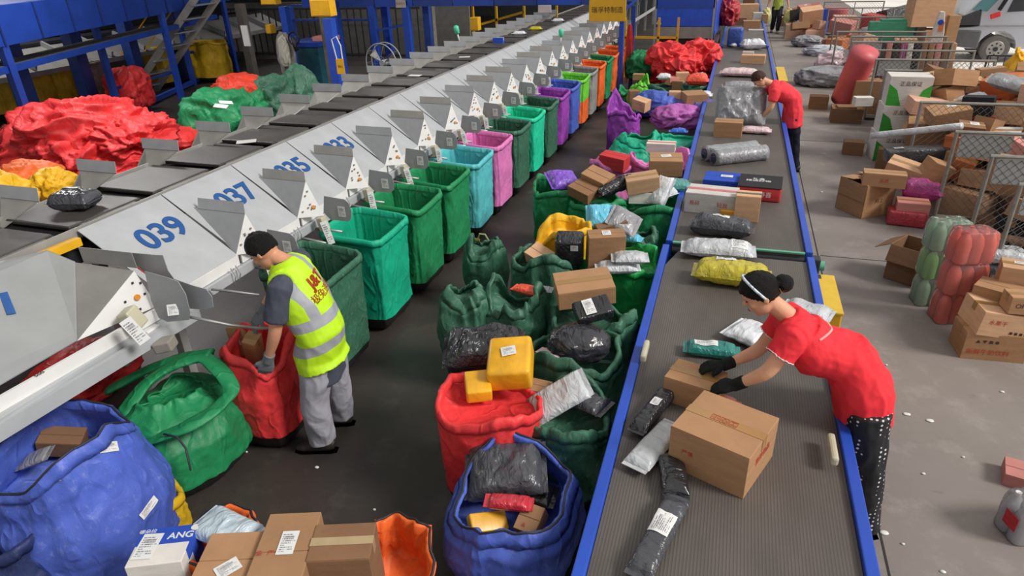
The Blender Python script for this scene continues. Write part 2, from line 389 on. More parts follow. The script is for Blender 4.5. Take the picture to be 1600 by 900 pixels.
def chute_at(k, yk, yl, label, number=None, group='right hand chutes of the sorter'):
    r = thing('sorting_chute', label, 'sorting chute', rot2((-3.3, yk, 0)), (0, 0, -math.atan(DR)), group)
    q = lambda x, y, z: (x+3.3, y-yk, z)
    # sloping plate
    sl = MB(); sl.plate([q(-3.885, yl, 1.495), q(-3.885, yk+.02, 1.495), q(-3.31, yk+.0, 1.10), q(-3.31, yl, 1.10)], -.006)
    sl.build('slope_plate', WHITEM, r)
    MB().box(q(-3.305, (yl+yk)/2, 1.065), (.012, yk-yl, .075)).build('front_lip', STICK, r)
    # divider wedge
    A, B, Cc, D = q(-3.72, yk+.12, 1.385), q(-3.27, yk+.13, 1.375), q(-3.315, yk, 1.102), q(-3.17, yk+.16, 1.08)
    MB().plate([A, B, Cc], .005).build('divider_plate', SHEET, r)
    w = MB(); w.plate([B, D, Cc], .006); w.build('sticker_panel', STICK, r)
    # stickers: button + little marks
    n = (Vector(D)-Vector(B)).cross(Vector(Cc)-Vector(B)).normalized()
    if n.x < 0: n = -n
    mid = (Vector(B)*.28+Vector(D)*.5+Vector(Cc)*.22)
    MB().cyl(mid-n*.004, mid+n*.012, .014, 12).build('amber_button', plain('amber', 'd88a28', .3), r)
    st = MB(); rnd = random.Random(k*7+3)
    for _ in range(9):
        a, b = rnd.random(), rnd.random()
        if a+b > .9: a, b = .9-a if a < .9 else .1, .9-b if b < .9 else .1
        a, b = abs(a)*.75+.08, abs(b)*.7+.08
        if a+b > .92: continue
        p = Vector(B)+(Vector(D)-Vector(B))*a+(Vector(Cc)-Vector(B))*b+n*.005
        st.box(p, (.006, .014, .012))
    st.build('stickers', plain('sticker_marks', '8a7f78', .5), r)
    # bent flap on top of the divider
    fl = MB(); fl.plate([q(-3.67, yk+.12, 1.38), q(-3.27, yk+.13, 1.372), q(-3.29, yk+.16, 1.445), q(-3.68, yk+.15, 1.45)], .004)
    fl.build('top_flap', SHEETD if k % 3 else SHEET, r)
    # rounded paddle towards the aisle
    pts = [(-3.17, 1.235), (-2.98, 1.22), (-2.945, 1.19), (-2.93, 1.12), (-2.94, 1.06), (-2.975, 1.03), (-3.14, 1.03), (-3.2, 1.09)]
    P = MB(); P.plate([q(x, yk+.2, z) for x, z in pts], .004); P.build('guide_paddle', SHEET, r)
    lb = MB().box((0, 0, 0), (.066, .09, .002)).build('barcode_label', LAB, r, loc=q(-3.02, yk+.194, 1.115), rot=(R(90), 0, 0))
    # control box and hanging tag
    MB().box(q(-3.17, yk+.13, 1.02), (.055, .08, .12), Euler((0, R(-12), 0)).to_matrix()).build('control_box', BEIGE, r, bevel=.008)
    face_label(r, q(-3.10, yk+.07, .97), .055, .20, 12 if k % 2 else 5, 'hanging_tag')
    # sack rods
    rd = MB()
    sy = (3.985+.735*k if k else 3.93)
    rd.tube([q(-3.30, sy-.31, .955), q(-3.05, sy-.27, .93)], .011, 8)
    rd.tube([q(-3.30, sy+.27, .955), q(-3.05, sy+.27, .93)], .011, 8)
    rd.build('sack_rod', STEEL, r, smooth=True)
    cl = MB()
    for d in (.0, .05): cl.tube([q(-3.27, yk-.08-d, 1.06), q(-3.24, yk-.08-d, 1.0), q(-3.27, yk-.08-d, .93)], .004, 6)
    cl.build('wire_clip', STEEL, r)
    if number:
        # stencilled number lies on the slope plate, reading along the belt direction
        xd = Vector((0, 1, 0)); dn = Vector((.575, 0, -.395)).normalized(); nn = Vector((.395, 0, .575)).normalized()
        M = frameM(Vector(q(-3.65, number[1], 1.334))+nn*.012, xd, -dn)
        text(number[0], .25, plain('stencil_blue', '1c4f8e', .5), r, M, 'stencilled_number', weight=.006)
    return r
y0 = 3.5
for k in range(21):
    yk = y0+PIT*k
    num = {0: ('039', 3.24), 1: ('037', 4.0), 2: ('035', 4.745), 3: ('033', 5.50)}.get(k)
    nm = 'grey metal sorting chute above the '+sack_cols[k]
    if k == 0: nm = 'grey metal sorting chute stencilled 039, in front of the man'
    if k == 1: nm = 'sorting chute with a partly hidden blue 7, at the man\'s head'
    if k == 2: nm = 'sorting chute with a partly hidden blue 5 on its slope'
    chute_at(k, yk, (2.83 if k == 0 else yk-PIT+.03), nm, num)
# nearest chute unit, cut by the left edge of the photo
nu = thing('sorting_chute', 'nearest grey sorting chute with a big divider and white hanging barcode tag', 'sorting chute', (-3.36, 2.33, 0), group='right hand chutes of the sorter')
def L3(*p): return Vector(p)-Vector((-3.36, 2.33, 0))
cN, bN, dN, aN = (-3.36, 2.33, 1.1), (-3.24, 2.72, 1.37), (-3.19, 2.76, 1.12), (-3.70, 2.73, 1.37)
MB().plate([L3(-3.86, .2, 1.49), L3(-3.84, 2.42, 1.50), L3(-3.74, 2.62, 1.49), aN and L3(*aN), L3(*cN), L3(-3.42, .2, 1.1)], -.006).build('slope_plate', plain('dull_chute_metal', '8c8e8e', .5, nsc=4, var=.08), nu)
MB().plate([L3(*aN), L3(*bN), L3(*cN)], .006).build('divider_plate', SHEETD, nu)
MB().plate([L3(*bN), L3(*dN), L3(*cN)], .006).build('sticker_panel', STICK, nu)
nn_ = (Vector(dN)-Vector(bN)).cross(Vector(cN)-Vector(bN)).normalized()
nn_ = nn_ if nn_.x > 0 else -nn_
mid = L3(*bN)*.4+L3(*dN)*.45+L3(*cN)*.15
MB().cyl(mid, mid+nn_*.014, .017, 14).build('amber_button', plain('amber', 'd88a28', .3), nu)
sb = MB()
for a, b in ((.15, .1), (.3, .02), (.3, .3), (.55, .05), (.7, .2)): sb.box(L3(*bN)+(Vector(dN)-Vector(bN))*a+(Vector(cN)-Vector(bN))*b+nn_*.004, (.006, .012, .012))
sb.build('screw', DARK, nu)
MB().bar(L3(-3.42, .2, 1.06), L3(-3.2, 2.95, 1.06), .02, .075).build('front_lip', STICK, nu)
MB().bar(L3(-3.37, .2, .955), L3(-3.14, 3.0, .955), .03, .085).build('lower_rail', WHITEM, nu)
def npl(name, pix, y, mat, th=.004, yy=None):
    pts = [PY(px, py, (yy[i] if yy else y)) for i, (px, py) in enumerate(pix)]
    return MB().plate([L3(*p) for p in pts], th).build(name, mat, nu)
npl('top_flap', [(122, 386), (205, 395), (214, 419), (131, 410)], 2.74, SHEETD)
npl('curved_guard', [(205, 395), (254, 399), (262, 422), (272, 436), (300, 446), (322, 452), (331, 464), (333, 480), (322, 484), (292, 482), (262, 462), (232, 432), (214, 419)], 2.80, SHEET)
npl('guide_paddle', [(226, 424), (262, 434), (278, 440), (290, 460), (297, 488), (295, 500), (262, 503), (248, 497), (236, 470)], 2.72, SHEET)
face_label(nu, L3(*PY(270, 484, 2.70)), .06, .068, -8, 'barcode_label')
face_label(nu, L3(*PY(211, 517, 2.46)), .068, .17, 22, 'hanging_tag')
p = L3(*PY(207, 498, 2.56)); MB().box(p, (.085, .1, .13), Euler((R(8), R(-20), R(10))).to_matrix()).build('control_box', BEIGE, nu, bevel=.012)
p = L3(*PY(258, 538, 2.66)); MB().box(p, (.11, .1, .07), Euler((0, R(-10), R(20))).to_matrix()).build('sensor_box', plain('warm_grey_box', '8f8880', .5), nu, bevel=.01)
p = L3(*PY(238, 525, 2.68)); MB().box(p, (.06, .1, .12)).build('bracket', STICK, nu, bevel=.005)
rp = [PY(295, 495, 2.74), PY(330, 502, 2.78), PY(360, 508, 2.85), PY(405, 513, 2.95), PY(425, 513, 3.0), PY(432, 508, 3.05)]
MB().tube([L3(*p) for p in rp], .009, 8).build('sack_rod', STEEL, nu, smooth=True)
rp = [PY(330, 452, 3.2), PY(360, 455, 3.25), PY(405, 461, 3.3)]
MB().tube([L3(*p) for p in rp], .009, 8).build('sack_rod', STEEL, nu, smooth=True)
for px, py in ((70, 596), (88, 588)):
    a = L3(*at(px-6, py-10, 1.0)); MB().tube([a, a+Vector((.03, -.01, -.08)), a+Vector((.06, .03, -.14))], .006, 6).build('wire_clip', STEEL, nu)
sp_o = [c for c in nu.children if c.name.startswith('slope_plate')][0]
hp_, hn_ = on_mesh(sp_o, 8, 470)
text('7', .27, plain('stencil_blue', '1c4f8e', .5), nu, frameM(hp_+hn_*.003, Vector((.03, 1, 0))-hn_*hn_.dot(Vector((.03, 1, 0))), hn_.cross(Vector((.03, 1, 0)))), 'stencilled_number', weight=.008)
fl_o = [c for c in nu.children if c.name.startswith('front_lip')][0]
hp_, hn_ = on_mesh(fl_o, 62, 573)
text('500', .035, DKP, nu, frameM(hp_+hn_*.003, Vector((.07, 1, 0))-hn_*hn_.dot(Vector((.07, 1, 0))), hn_.cross(Vector((.07, 1, 0)))), 'handwritten_number')
yb = MB().bar(L3(-3.80, 2.6, 1.45), L3(-3.78, 2.86, 1.45), .05); yb.build('yellow_bar', YEL, nu)
MB().tube([L3(*PY(215, 417, 2.79)), L3(*PY(232, 432, 2.75)), L3(*PY(252, 446, 2.73))], .003, 6).build('red_cord', plain('red_cord', 'd03a35', .5), nu)
# far side chutes seen only as upright flaps
fl_px = [(83, 297), (145, 258), (247, 222), (330, 193), (400, 170), (457, 150), (508, 133), (553, 119), (592, 106)]
for k in range(22):
    y = 2.98+.628*k
    r = thing('sorting_chute', ('left hand sorting chute flap beside the black parcel' if k == 0 else 'left hand sorting chute flap, '+('near the red sack heap' if k < 3 else 'near the green sacks' if k < 6 else 'in front of the cage fan' if k < 9 else 'far up the machine')), 'sorting chute', rot2((-4.6, y, 0)), (0, 0, -math.atan(DR)), 'left hand chutes of the sorter, '+('near' if k < 3 else 'middle' if k < 6 else 'fan side' if k < 9 else 'far'))
    MB().plate([(-.12, 0, 1.60), (.26, 0, 1.60), (.24, .03, 1.68), (-.14, .03, 1.68)], .004).build('top_flap', SHEET, r)
    MB().plate([(-.10, 0, 1.60), (.25, 0, 1.60), (.05, -.18, 1.44), (-.14, -.12, 1.44)], .004).build('divider_plate', SHEETD, r)
    MB().plate([(-.0, -.3, 1.49), (-.0, .3, 1.49), (-.45, .3, 1.12), (-.45, -.3, 1.12)], .004).build('slope_plate', SHEETD, r)
# ================================================================== BLUE OVERHEAD STRUCTURE
NVR = plain('navy_rib_shadow', '142c6e', .5)  # darker navy paints shadow onto the ribs so they stand out
mz = thing('overhead_line', 'long blue panelled overhead conveyor carried on blue posts at the left', 'overhead conveyor', (-10.65, 7.96, 0))
O = Vector((-10.65, 7.96, 0)); dirv = (Vector((-12.75, 13.9, 0))-O).normalized(); nrm = Vector((dirv.y, -dirv.x, 0))
def mzp(s, off, z): return dirv*s+nrm*off+Vector((0, 0, z))
for i in range(-2, 16):
    a, b = mzp(i*.98, 0, 2.17), mzp(i*.98+.96, 0, 2.17)
    MB().bar(a, b, .54, .03).build('side_panel', BLUE, mz) if False else MB().plate([mzp(i*.98, 0, 1.9), mzp(i*.98+.965, 0, 1.9), mzp(i*.98+.965, 0, 2.46), mzp(i*.98, 0, 2.46)], .03).build('side_panel', BLUE, mz)
    MB().bar(mzp(i*.98+.97, .035, 1.9), mzp(i*.98+.97, .035, 2.45), .03).build('panel_rib', NVR, mz)
MB().bar(mzp(-2.5, -.6, 2.44), mzp(16, -.6, 2.44), 1.2, .05).build('deck', BLUED, mz)
MB().bar(mzp(-2.5, -.05, 1.56), mzp(9, -.05, 1.56), .06, .10).build('lower_beam', BLUE, mz)
MB().bar(mzp(-2.5, -.32, 1.60), mzp(9, -.32, 1.60), .5, .03).build('walkway_plate', plain('dusty_plate', '6a6660', .7), mz)
for s in (0, 5.6, 9.6): MB().bar(mzp(s, -.02, 0), mzp(s, -.02, 1.95), .11, .11).build('post', BLUE, mz)
for s in (3.6, 7.6): MB().bar(mzp(s, -.5, 0), mzp(s, -.5, 1.95), .11, .11).build('post', BLUE, mz)
for s in (1.9, 3.9, 6.2, 8.5): MB().bar(mzp(s, -1.2, 0), mzp(s, -1.2, 2.4), .26, .26).build('rear_column', BLUED, mz)
MB().bar(mzp(3.2, -.5, .08), mzp(9.5, -.5, .08), .09, .1).build('floor_beam', BLUE, mz)
MB().bar(mzp(3.6, -.5, .62), mzp(5.6, -.1, .62), .05).build('brace', BLUED, mz)
MB().bar(mzp(7.6, -.5, .8), mzp(9.6, -.1, .8), .06).build('brace', BLUE, mz)
# second cross-belt line behind it
r2 = thing('rear_sorting_line', 'grey rear sorting line under the blue overhead conveyor', 'sorting machine', (-14.3, 11, 0))
MB().plate([(-.6, -6, 1.35), (-.6, 9, 1.35), (.25, 9, .98), (.25, -6, .98)], .02).build('slope_plate', SHEETD, r2)
MB().box((.27, 1.5, .93), (.06, 15, .1)).build('rail', SHEETD, r2)
MB().box((-.9, 1.5, 1.4), (.6, 15, .06)).build('belt', DARK, r2)
for y in range(-6, 9): MB().bar((-.6, y, 1.4), (.28, y, 1.05), .05, .12).build('divider', SHEET, r2)
for y in (-5, -2, 1, 4, 7):
    MB().box((.1, y, .48), (.07, .07, .96)).build('leg', SHEETD, r2); MB().box((-1.1, y, .7), (.07, .07, 1.4)).build('leg', SHEETD, r2)
# steel stair
stt = thing('steel_stair', 'grey steel stair with open treads behind the blue posts', 'stairs', (-14.1, 13.2, 0))
for s in (0, .75): MB().bar((0+s*.1, s, 0), (1.9+s*.1, 1.2+s, 2.4), .05, .16).build('stringer', SHEETD, stt)
for i in range(8): MB().box((.24*i+.15, .15*i+.45, .3*i+.2), (.22, .75, .03)).build('tread', SHEET, stt)
for s in (0, .75): MB().bar((0, s, .9), (1.7, 1.2+s, 3.1), .03).build('handrail', YEL, stt)
# transverse bridge over the machine, with its sign
br = thing('sorter_bridge', 'blue bridge frame spanning the sorting machine at the far end', 'machine frame', (-2.3, 15.2, 0))
for i in range(8):
    MB().box((-.5-1.0*i, .3, 2.22), (.97, .05, .76)).build('panel', BLUE if i % 2 else BLUED, br)
MB().box((-4.2, .6, 1.86), (8.6, .1, .05)).build('beam', BLUED, br)
MB().box((-.05, .0, .93), (.1, .1, 1.86)).build('post', BLUE, br, bevel=.008)
MB().box((.12, .5, .9), (.08, .08, 1.8)).build('post', BLUED, br)
for x in (-6.1, -5.2, -7.3, -8.4): MB().box((x, .3, .93), (.16, .16, 1.86)).build('post', BLUE, br)
MB().bar((-6.1, .3, 1.55), (-8.6, .3, 1.55), .05).build('brace', BLUED, br)
MB().bar((-5.2, .3, 1.45), (-6.1, .3, 1.3), .05).build('brace', BLUE, br)
MB().bar((-.05, 0, 1.72), (.28, .1, 2.0), .05).build('gusset', BLUE, br)
pS = PY(949, 16, 15.1)
sg = thing('maker_sign', 'yellow sign board with dark Chinese lettering on the blue bridge', 'sign', (pS.x, 15.1, pS.z))
MB().box((0, 0, 0), (.78, .03, .44)).build('board', plain('sign_yellow', 'd9a41c', .5, var=.04), sg, bevel=.008)
text('瑞孚特制造', .135, plain('sign_letters', '3b2c12', .6), sg, frameM((0, -.018, 0), (1, 0, 0), (0, 0, 1)))
# junction boxes and notices hanging on the structure
def nb(px, py, y, w, h, label, mat=YEL, ch=True, d=.2, nm='junction_box', cat='box'):
    p = PY(px, py, y); t = thing(nm, label, cat, p)
    MB().box((0, 0, 0), (w, d, h), top=(.96, 1)).build('casing', mat, t, bevel=.01)
    if ch: MB().box((0, -d/2-.004, 0), (w*.86, .008, h*.86)).build('door', mat, t)
    return t
nb(505, 12, 10.5, .38, .26, 'yellow electrical box on the blue frame, biggest of the three')
nb(423, 0, 12.5, .35, .16, 'yellow box cut by the top edge of the photo')
nb(743, 37, 15.3, .2, .28, 'yellow box hanging under the blue bridge left of the yellow rail')
nb(423, 45, 14.5, .14, .2, 'small yellow box on a far blue post')
t = nb(626, 6, 15.4, .26, .17, 'small red lettered notice on the blue bridge panel', plain('notice', 'b9b3ad', .6), False, .01, 'notice', 'notice')
text('安全生产', .06, REDP, t, frameM((0, -.007, 0), (1, 0, 0), (0, 0, 1)))
t = nb(851, 14, 15.05, .3, .15, 'white notice with pink edge on the yellow rail', plain('notice_w', 'cfc4c4', .6), False, .01, 'notice', 'notice')
t = nb(532, 104, 10.8, .16, .26, 'yellow tag hung from a white strap on the blue post', YEL, False, .01, 'hanging_tag', 'tag')
MB().tube([(-.05, 0, .12), (-.1, 0, .45), (0, 0, .5), (.06, 0, .35), (.06, 0, .13)], .012, 6).build('strap', WHITE, t)
text('当心', .05, DKP, t, frameM((0, -.007, 0), (1, 0, 0), (0, 0, 1)))
yr = thing('guard_rail', 'yellow tubular guard rail beyond the sorter bridge', 'railing', (-6.2, 16.5, 0))
for x in (0, .6, 1.3, 2.1): MB().bar((x, 0, 0), (x, 0, 1.75), .05).build('post', YEL, yr)
MB().bar((0, 0, 1.3), (1.3, 0, 1.62), .05).build('rail', YEL, yr); MB().bar((.6, 0, 1.3), (2.9, 0, 1.3), .05).build('rail', YEL, yr)
yr = thing('guard_rail', 'yellow tubular guard rail behind the red cords at the bridge post', 'railing', (-2.1, 17.4, 0))
for x in (-.5, .3, .75): MB().bar((x, 0, 0), (x, 0, 1.4), .05).build('post', YEL, yr)
MB().bar((-.5, 0, .95), (.75, 0, .95), .05).build('rail', YEL, yr)
# red cords hung on the post
rc = MB(); rn = random.Random(5)
for i in range(26):
    x = rn.uniform(-.07, .09); y = rn.uniform(-.05, .05)
    rc.tube([(x*.4, y, .62), (x, y, .3), (x*1.1+rn.uniform(-.02, .02), y, -.1), (x*.8, y, -.55+rn.uniform(-.08, .08))], .006, 4)
p = PY(982, 85, 15.6)
tag(rc.build('cord_bundle', plain('red_cord', 'd03a35', .5), loc=p), 'bundle of red cords hanging beside the blue bridge post', 'cords')
# hopper at the head of the conveyor
hp = thing('feed_hopper', 'big blue and grey feed hopper standing behind the red sack heap', 'hopper', (-1.2, 18.2, 0))
x0_, x1_ = -.78, .62
MB().box(((x0_+x1_)/2, 0, 1.32), (x1_-x0_, .04, .42)).build('lower_panel', plain('hopper_blue', '2255d0', .4), hp)
MB().box(((x0_+x1_)/2, 0, 1.95), (x1_-x0_, .05, .82)).build('upper_panel', BLUE, hp)
MB().box(((x0_+x1_)/2, 0, .98), (x1_-x0_, .04, .28)).build('apron', SHEETD, hp)
for y in (0, 1.6):
    for x in (x0_, x1_): MB().box((x, y, .9), (.05, .05, 1.8)).build('leg', SHEET, hp)
MB().plate([(x1_, 0, .85), (x1_+.25, 4, 1.1), (x1_+.25, 4, 2.4), (x1_, 0, 2.3)], .04).build('side_panel', BLUE, hp)
MB().bar((x1_, -.02, 1.6), (x1_+.28, 2, 2.5), .05).build('edge_trim', STEEL, hp)
MB().box((0, .8, .75), (1.35, 1.5, .5)).build('throat', DARK, hp)
wp = PY(1029, 34, 18.15)-Vector((-1.2, 18.2, 0))
MB().prism([(wp.x-.07, wp.z-.06), (wp.x+.07, wp.z-.06), (wp.x, wp.z+.07)], -.035, -.025).build('warning_triangle', plain('warn', 'c9b870', .5), hp)
tag(MB().box((-.55, 18.6, .4), (.25, 3.5, .8)).box((-.55, 17.0, .82), (.3, .3, .08)).build('chute_guard', plain('maroon_guard', '4a3638', .6), bevel=.02), 'dark maroon chute guard between hopper and far conveyor', 'machine housing')
# ================================================================== SACKS, CARTONS, MAILERS
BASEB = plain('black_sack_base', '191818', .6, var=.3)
def sup(a, n):
    c, s = math.cos(a), math.sin(a)
    return math.copysign(abs(c)**(2/n), c), math.copysign(abs(s)**(2/n), s)
def sack(label, mat, cx, cy, h, rx, ry, yaw=0, n=2.6, seed=0, prof=None, lean=(0, 0), tilt=(0, 0), wave=.03, fold=.03, depth=.3,
         hem=True, base=True, group=None, z0=0.0, inner=None, cat='sack', nm='sack', rimk=(1, 1), nt=84, nz=30, hem_mat=None, cord=None, split=None):
    """open woven sack: outer wall, rim, inner wall; prof = wall scale at t=0..1"""
    prof = prof or [(0, .9), (.15, 1.03), (.5, 1.04), (.8, 1.0), (1, 1.0)]
    def ps(t):
        for i in range(len(prof)-1):
            if t <= prof[i+1][0]:
                a, b = prof[i], prof[i+1]; u = (t-a[0])/(b[0]-a[0]); u = u*u*(3-2*u); return a[1]+(b[1]-a[1])*u
        return prof[-1][1]
    sv = seed*7.31+1.7
    def surf(a, t, k=1.0, off=0.0, dz=0.0):
        ex, ey = sup(a, n); s = ps(t)*k
        q = Vector((math.cos(a), math.sin(a), 0))
        x, y = ex*rx*s, ey*ry*s
        kx = 1+(rimk[0]-1)*t*t; ky = 1+(rimk[1]-1)*t*t
        x *= kx; y *= ky
        z = t*h
        f1 = 1-abs(noise.noise(Vector((q.x*1.9+sv, q.y*1.9, t*.9+sv))))*2.4
        f2 = 1-abs(noise.noise(Vector((x*5.2+sv, y*5.2, z*3.0-sv))))*2.2
        f3 = noise.noise(Vector((x*16+sv, y*16, z*13)))
        f4 = 1-abs(noise.noise(Vector((x*24+sv, y*24, z*15))))*2.2
        d = fold*(f1*.5*(.35+.65*t)+f2*.34+f4*.13)-fold*.45
        x += q.x*(d+off); y += q.y*(d+off)
        x += lean[0]*t*t; y += lean[1]*t*t
        rz = (tilt[0]*ex+tilt[1]*ey)*t**2+wave*t**3*(math.sin(2*a+sv)+.6*math.sin(3*a+2.1*sv)+.8*noise.noise(Vector((q.x*3+sv, q.y*3, sv))))
        return Vector((x, y, z+rz+dz))
    root = thing(nm, label, cat, (cx, cy, z0), (0, 0, yaw), group)
    tb = .13/max(h, .3)
    def grid(rows, name, mt, sm=True, capfirst=False, caplast=False):
        b = MB(); V = []; F = []
        for row in rows:
            for j in range(nt): V.append(row(2*math.pi*j/nt))
        for i in range(len(rows)-1):
            for j in range(nt):
                F.append((i*nt+j, i*nt+(j+1) % nt, (i+1)*nt+(j+1) % nt, (i+1)*nt+j))
        if capfirst: c = sum(V[:nt], Vector())/nt; V.append(c); ci = len(V)-1; F += [(ci, (j+1) % nt, j) for j in range(nt)]
        if caplast:
            L0 = (len(rows)-1)*nt; c = sum(V[L0:L0+nt], Vector())/nt; V.append(c); ci = len(V)-1
            F += [(ci, L0+j, L0+(j+1) % nt) for j in range(nt)]
        b.add(V, F); return b.build(name, mt, root, smooth=sm, fix=False)
    rows = []
    t_start = tb if base else 0.0
    if not base: rows.append(lambda a: surf(a, 0, .6, dz=.0))
    for i in range(nz+1):
        t = t_start+(1-t_start)*i/nz; rows.append(lambda a, t=t: surf(a, t))
    rows.append(lambda a: surf(a, 1, 1, -.012, .004))
    dn = depth/h
    for i in range(1, 11):
        t = 1-dn*i/10; rows.append(lambda a, t=t: surf(a, max(t, .04), 1, -.018))
    if split:      # two-colour sack
        kk = int(nz*split[0]); grid(rows[:kk+2], 'lower_body', split[1], capfirst=not base); body = grid(rows[kk+1:], 'body', mat, caplast=True)
    else: body = grid(rows, 'body', mat, capfirst=not base, caplast=True)
    if base:
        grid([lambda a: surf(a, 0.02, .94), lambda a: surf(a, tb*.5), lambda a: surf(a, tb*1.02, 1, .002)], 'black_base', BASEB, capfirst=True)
    if hem:
        w = .05/h
        grid([lambda a: surf(a, 1-w, 1, .004), lambda a: surf(a, 1-w, 1, .011), lambda a: surf(a, 1-w*.5, 1, .013), lambda a: surf(a, 1, 1, .009, .006), lambda a: surf(a, 1, 1, -.008, .012),
              lambda a: surf(a, 1, 1, -.02, .004), lambda a: surf(a, 1-w*.8, 1, -.022)], 'hem', hem_mat or mat)
    if cord:
        cb = MB(); cb.tube([surf(2*math.pi*j/40, 1, 1, .002, .014) for j in range(41)], .006, 6, False); cb.build('rim_cord', cord, root, smooth=True)
    root['_'] = 0; del root['_']
    return root, surf
def blob(label, mat, c, r, yaw=0, seed=0, amp=.25, group=None, nm='sack', cat='sack', sub=5, n=2.2, fine=1.0, rot=None, flat=True, parent=None):
    """crumpled closed cloth body (single mesh)"""
    bm = bmesh.new(); bmesh.ops.create_icosphere(bm, subdivisions=sub, radius=1)
    sv = seed*3.77+.9; V = []
    for v in bm.verts:
        p = v.co.copy()
        l = (abs(p.x)**n+abs(p.y)**n+abs(p.z)**n)**(1/n); p = p/l
        w = Vector((noise.noise(p*1.3+Vector((sv, 0, 0))), noise.noise(p*1.3+Vector((0, sv, 9))), noise.noise(p*1.3+Vector((5, 0, sv)))))
        q = p+w*.45
        f = (1-abs(noise.noise(q*1.5+Vector((sv, sv, 0))))*2.6)*.55+(1-abs(noise.noise(q*3.1*fine+Vector((0, sv, sv))))*2.4)*.32+(1-abs(noise.noise(q*7*fine+Vector((sv, 0, sv))))*2.2)*.13
        p = p*(1+amp*(f-.45))
        p = Vector((p.x*r[0], p.y*r[1], p.z*r[2]))
        if flat and p.z < -r[2]*.82: p.z = -r[2]*.82+(p.z+r[2]*.82)*.1
        v.co = p
    me = bpy.data.meshes.new(nm); bm.to_mesh(me); bm.free()
    me.polygons.foreach_set('use_smooth', [True]*len(me.polygons)); me.materials.append(mat)
    o = bpy.data.objects.new(nm, me); C.objects.link(o); o.location = c; o.rotation_euler = rot or (0, 0, yaw)
    if parent: o.parent = parent
    elif label: tag(o, label, cat, group)
    return o
def lab_on(parent, c, w, h, rot=(0, 0, 0), mat=None, nm='shipping_label'):
    return MB().box((0, 0, 0), (w, h, .0016)).build(nm, mat or LAB, parent, loc=c, rot=rot)
def carton(label, p, dims, yaw=0, rot=None, mat=None, tape=True, lab=None, prints=(), group=None, nm='carton', cat='cardboard box', flap=0, tapem=None):
    """closed carton; p = centre; dims (x,y,z); children tape / shipping_label / print"""
    x, y, z = dims; mat = mat or BROWN
    root = thing(nm, label, cat, p, rot or (0, 0, yaw), group)
    b = MB().box((0, 0, -.0015), (x, y, z-.003))
    g = min(.004, y*.02)
    if flap >= 0:
        b.box((0, (y/4+g/4), z/2-.001), (x, y/2-g, .005)); b.box((0, -(y/4+g/4), z/2-.001+.0006), (x, y/2-g, .005))
    bo = b.build('box_body', mat, root, bevel=min(.006, min(dims)*.04) if flap >= 0 else min(dims)*.16)
    if flap < 0: bo.modifiers['b'].segments = 4; bo.data.polygons.foreach_set('use_smooth', [True]*len(bo.data.polygons))
    if tape:
        t = MB(); tw = min(.055, y*.22)
        t.box((0, 0, z/2+.0035), (x+.003, tw, .0015)); t.box((x/2+.0015, 0, z/2-.03*min(1, z/.12)), (.0015, tw, .065*min(1, z/.12))); t.box((-x/2-.0015, 0, z/2-.03*min(1, z/.12)), (.0015, tw, .065*min(1, z/.12)))
        t.build('tape', tapem or TAPE, root)
    if lab:
        for l in (lab if isinstance(lab, list) else [lab]):
            f, u, v, w, h = l[:5]
            if f == 'top': lab_on(root, (u*x, v*y, z/2+.0055), w, h, (0, 0, l[5] if len(l) > 5 else 0))
            if f == 'front': lab_on(root, (u*x, -y/2-.002, v*z), w, h, (R(90), 0, 0))
            if f == 'right': lab_on(root, (x/2+.002, u*y, v*z), w, h, (R(90), 0, R(90)))
            if f == 'left': lab_on(root, (-x/2-.002, u*y, v*z), w, h, (R(90), 0, R(-90)))
    for pr in prints:
        f, u, v, s, txt, mt = pr[:6]; sx = pr[6] if len(pr) > 6 else 1
        if f == 'top': M = frameM((u*x, v*y, z/2+.0056), (1, 0, 0), (0, 1, 0))
        elif f == 'topr': M = frameM((u*x, v*y, z/2+.0056), (0, 1, 0), (-1, 0, 0))
        elif f == 'front': M = frameM((u*x, -y/2-.0016, v*z), (1, 0, 0), (0, 0, 1))
        elif f == 'right': M = frameM((x/2+.0016, u*y, v*z), (0, 1, 0), (0, 0, 1))
        else: M = frameM((-x/2-.0016, u*y, v*z), (0, -1, 0), (0, 0, 1))
        text(txt, s, mt, root, M, 'print', ext=.0003, sx=sx)
    return root
def open_carton(label, p, dims, yaw=0, mat=None, prints=(), group=None, flaps=(60, 60, 100, 100), rot=None):
    x, y, z = dims; mat = mat or BROWN; t = .006
    root = thing('open_carton', label, 'cardboard box', p, rot or (0, 0, yaw), group)
    b = MB().box((0, 0, -z/2+t/2), (x, y, t))
    for s in (-1, 1): b.box((s*(x/2-t/2), 0, 0), (t, y, z)); b.box((0, s*(y/2-t/2), 0), (x, t, z))
    b.build('box_body', mat, root)
    for i, (s, ax) in enumerate(((1, 0), (-1, 0), (1, 1), (-1, 1))):
        a = R(flaps[i]); L = min(x, y)*.48
        if ax == 0: q = [(s*x/2, -y/2, z/2), (s*x/2, y/2, z/2), (s*(x/2+L*math.sin(a)), y/2-.01, z/2+L*math.cos(a)), (s*(x/2+L*math.sin(a)), -y/2+.01, z/2+L*math.cos(a))]
        else: q = [(-x/2, s*y/2, z/2), (x/2, s*y/2, z/2), (x/2-.01, s*(y/2+L*math.sin(a)), z/2+L*math.cos(a)), (-x/2+.01, s*(y/2+L*math.sin(a)), z/2+L*math.cos(a))]
        MB().plate(q, .005).build('flap', mat, root)
    for pr in prints:
        f, u, v, s, txt, mt = pr[:6]
        M = frameM((u*x, -y/2-.0016, v*z), (1, 0, 0), (0, 0, 1)) if f == 'front' else frameM((x/2+.0016, u*y, v*z), (0, 1, 0), (0, 0, 1))
        text(txt, s, mt, root, M, 'print', ext=.0003)
    return root
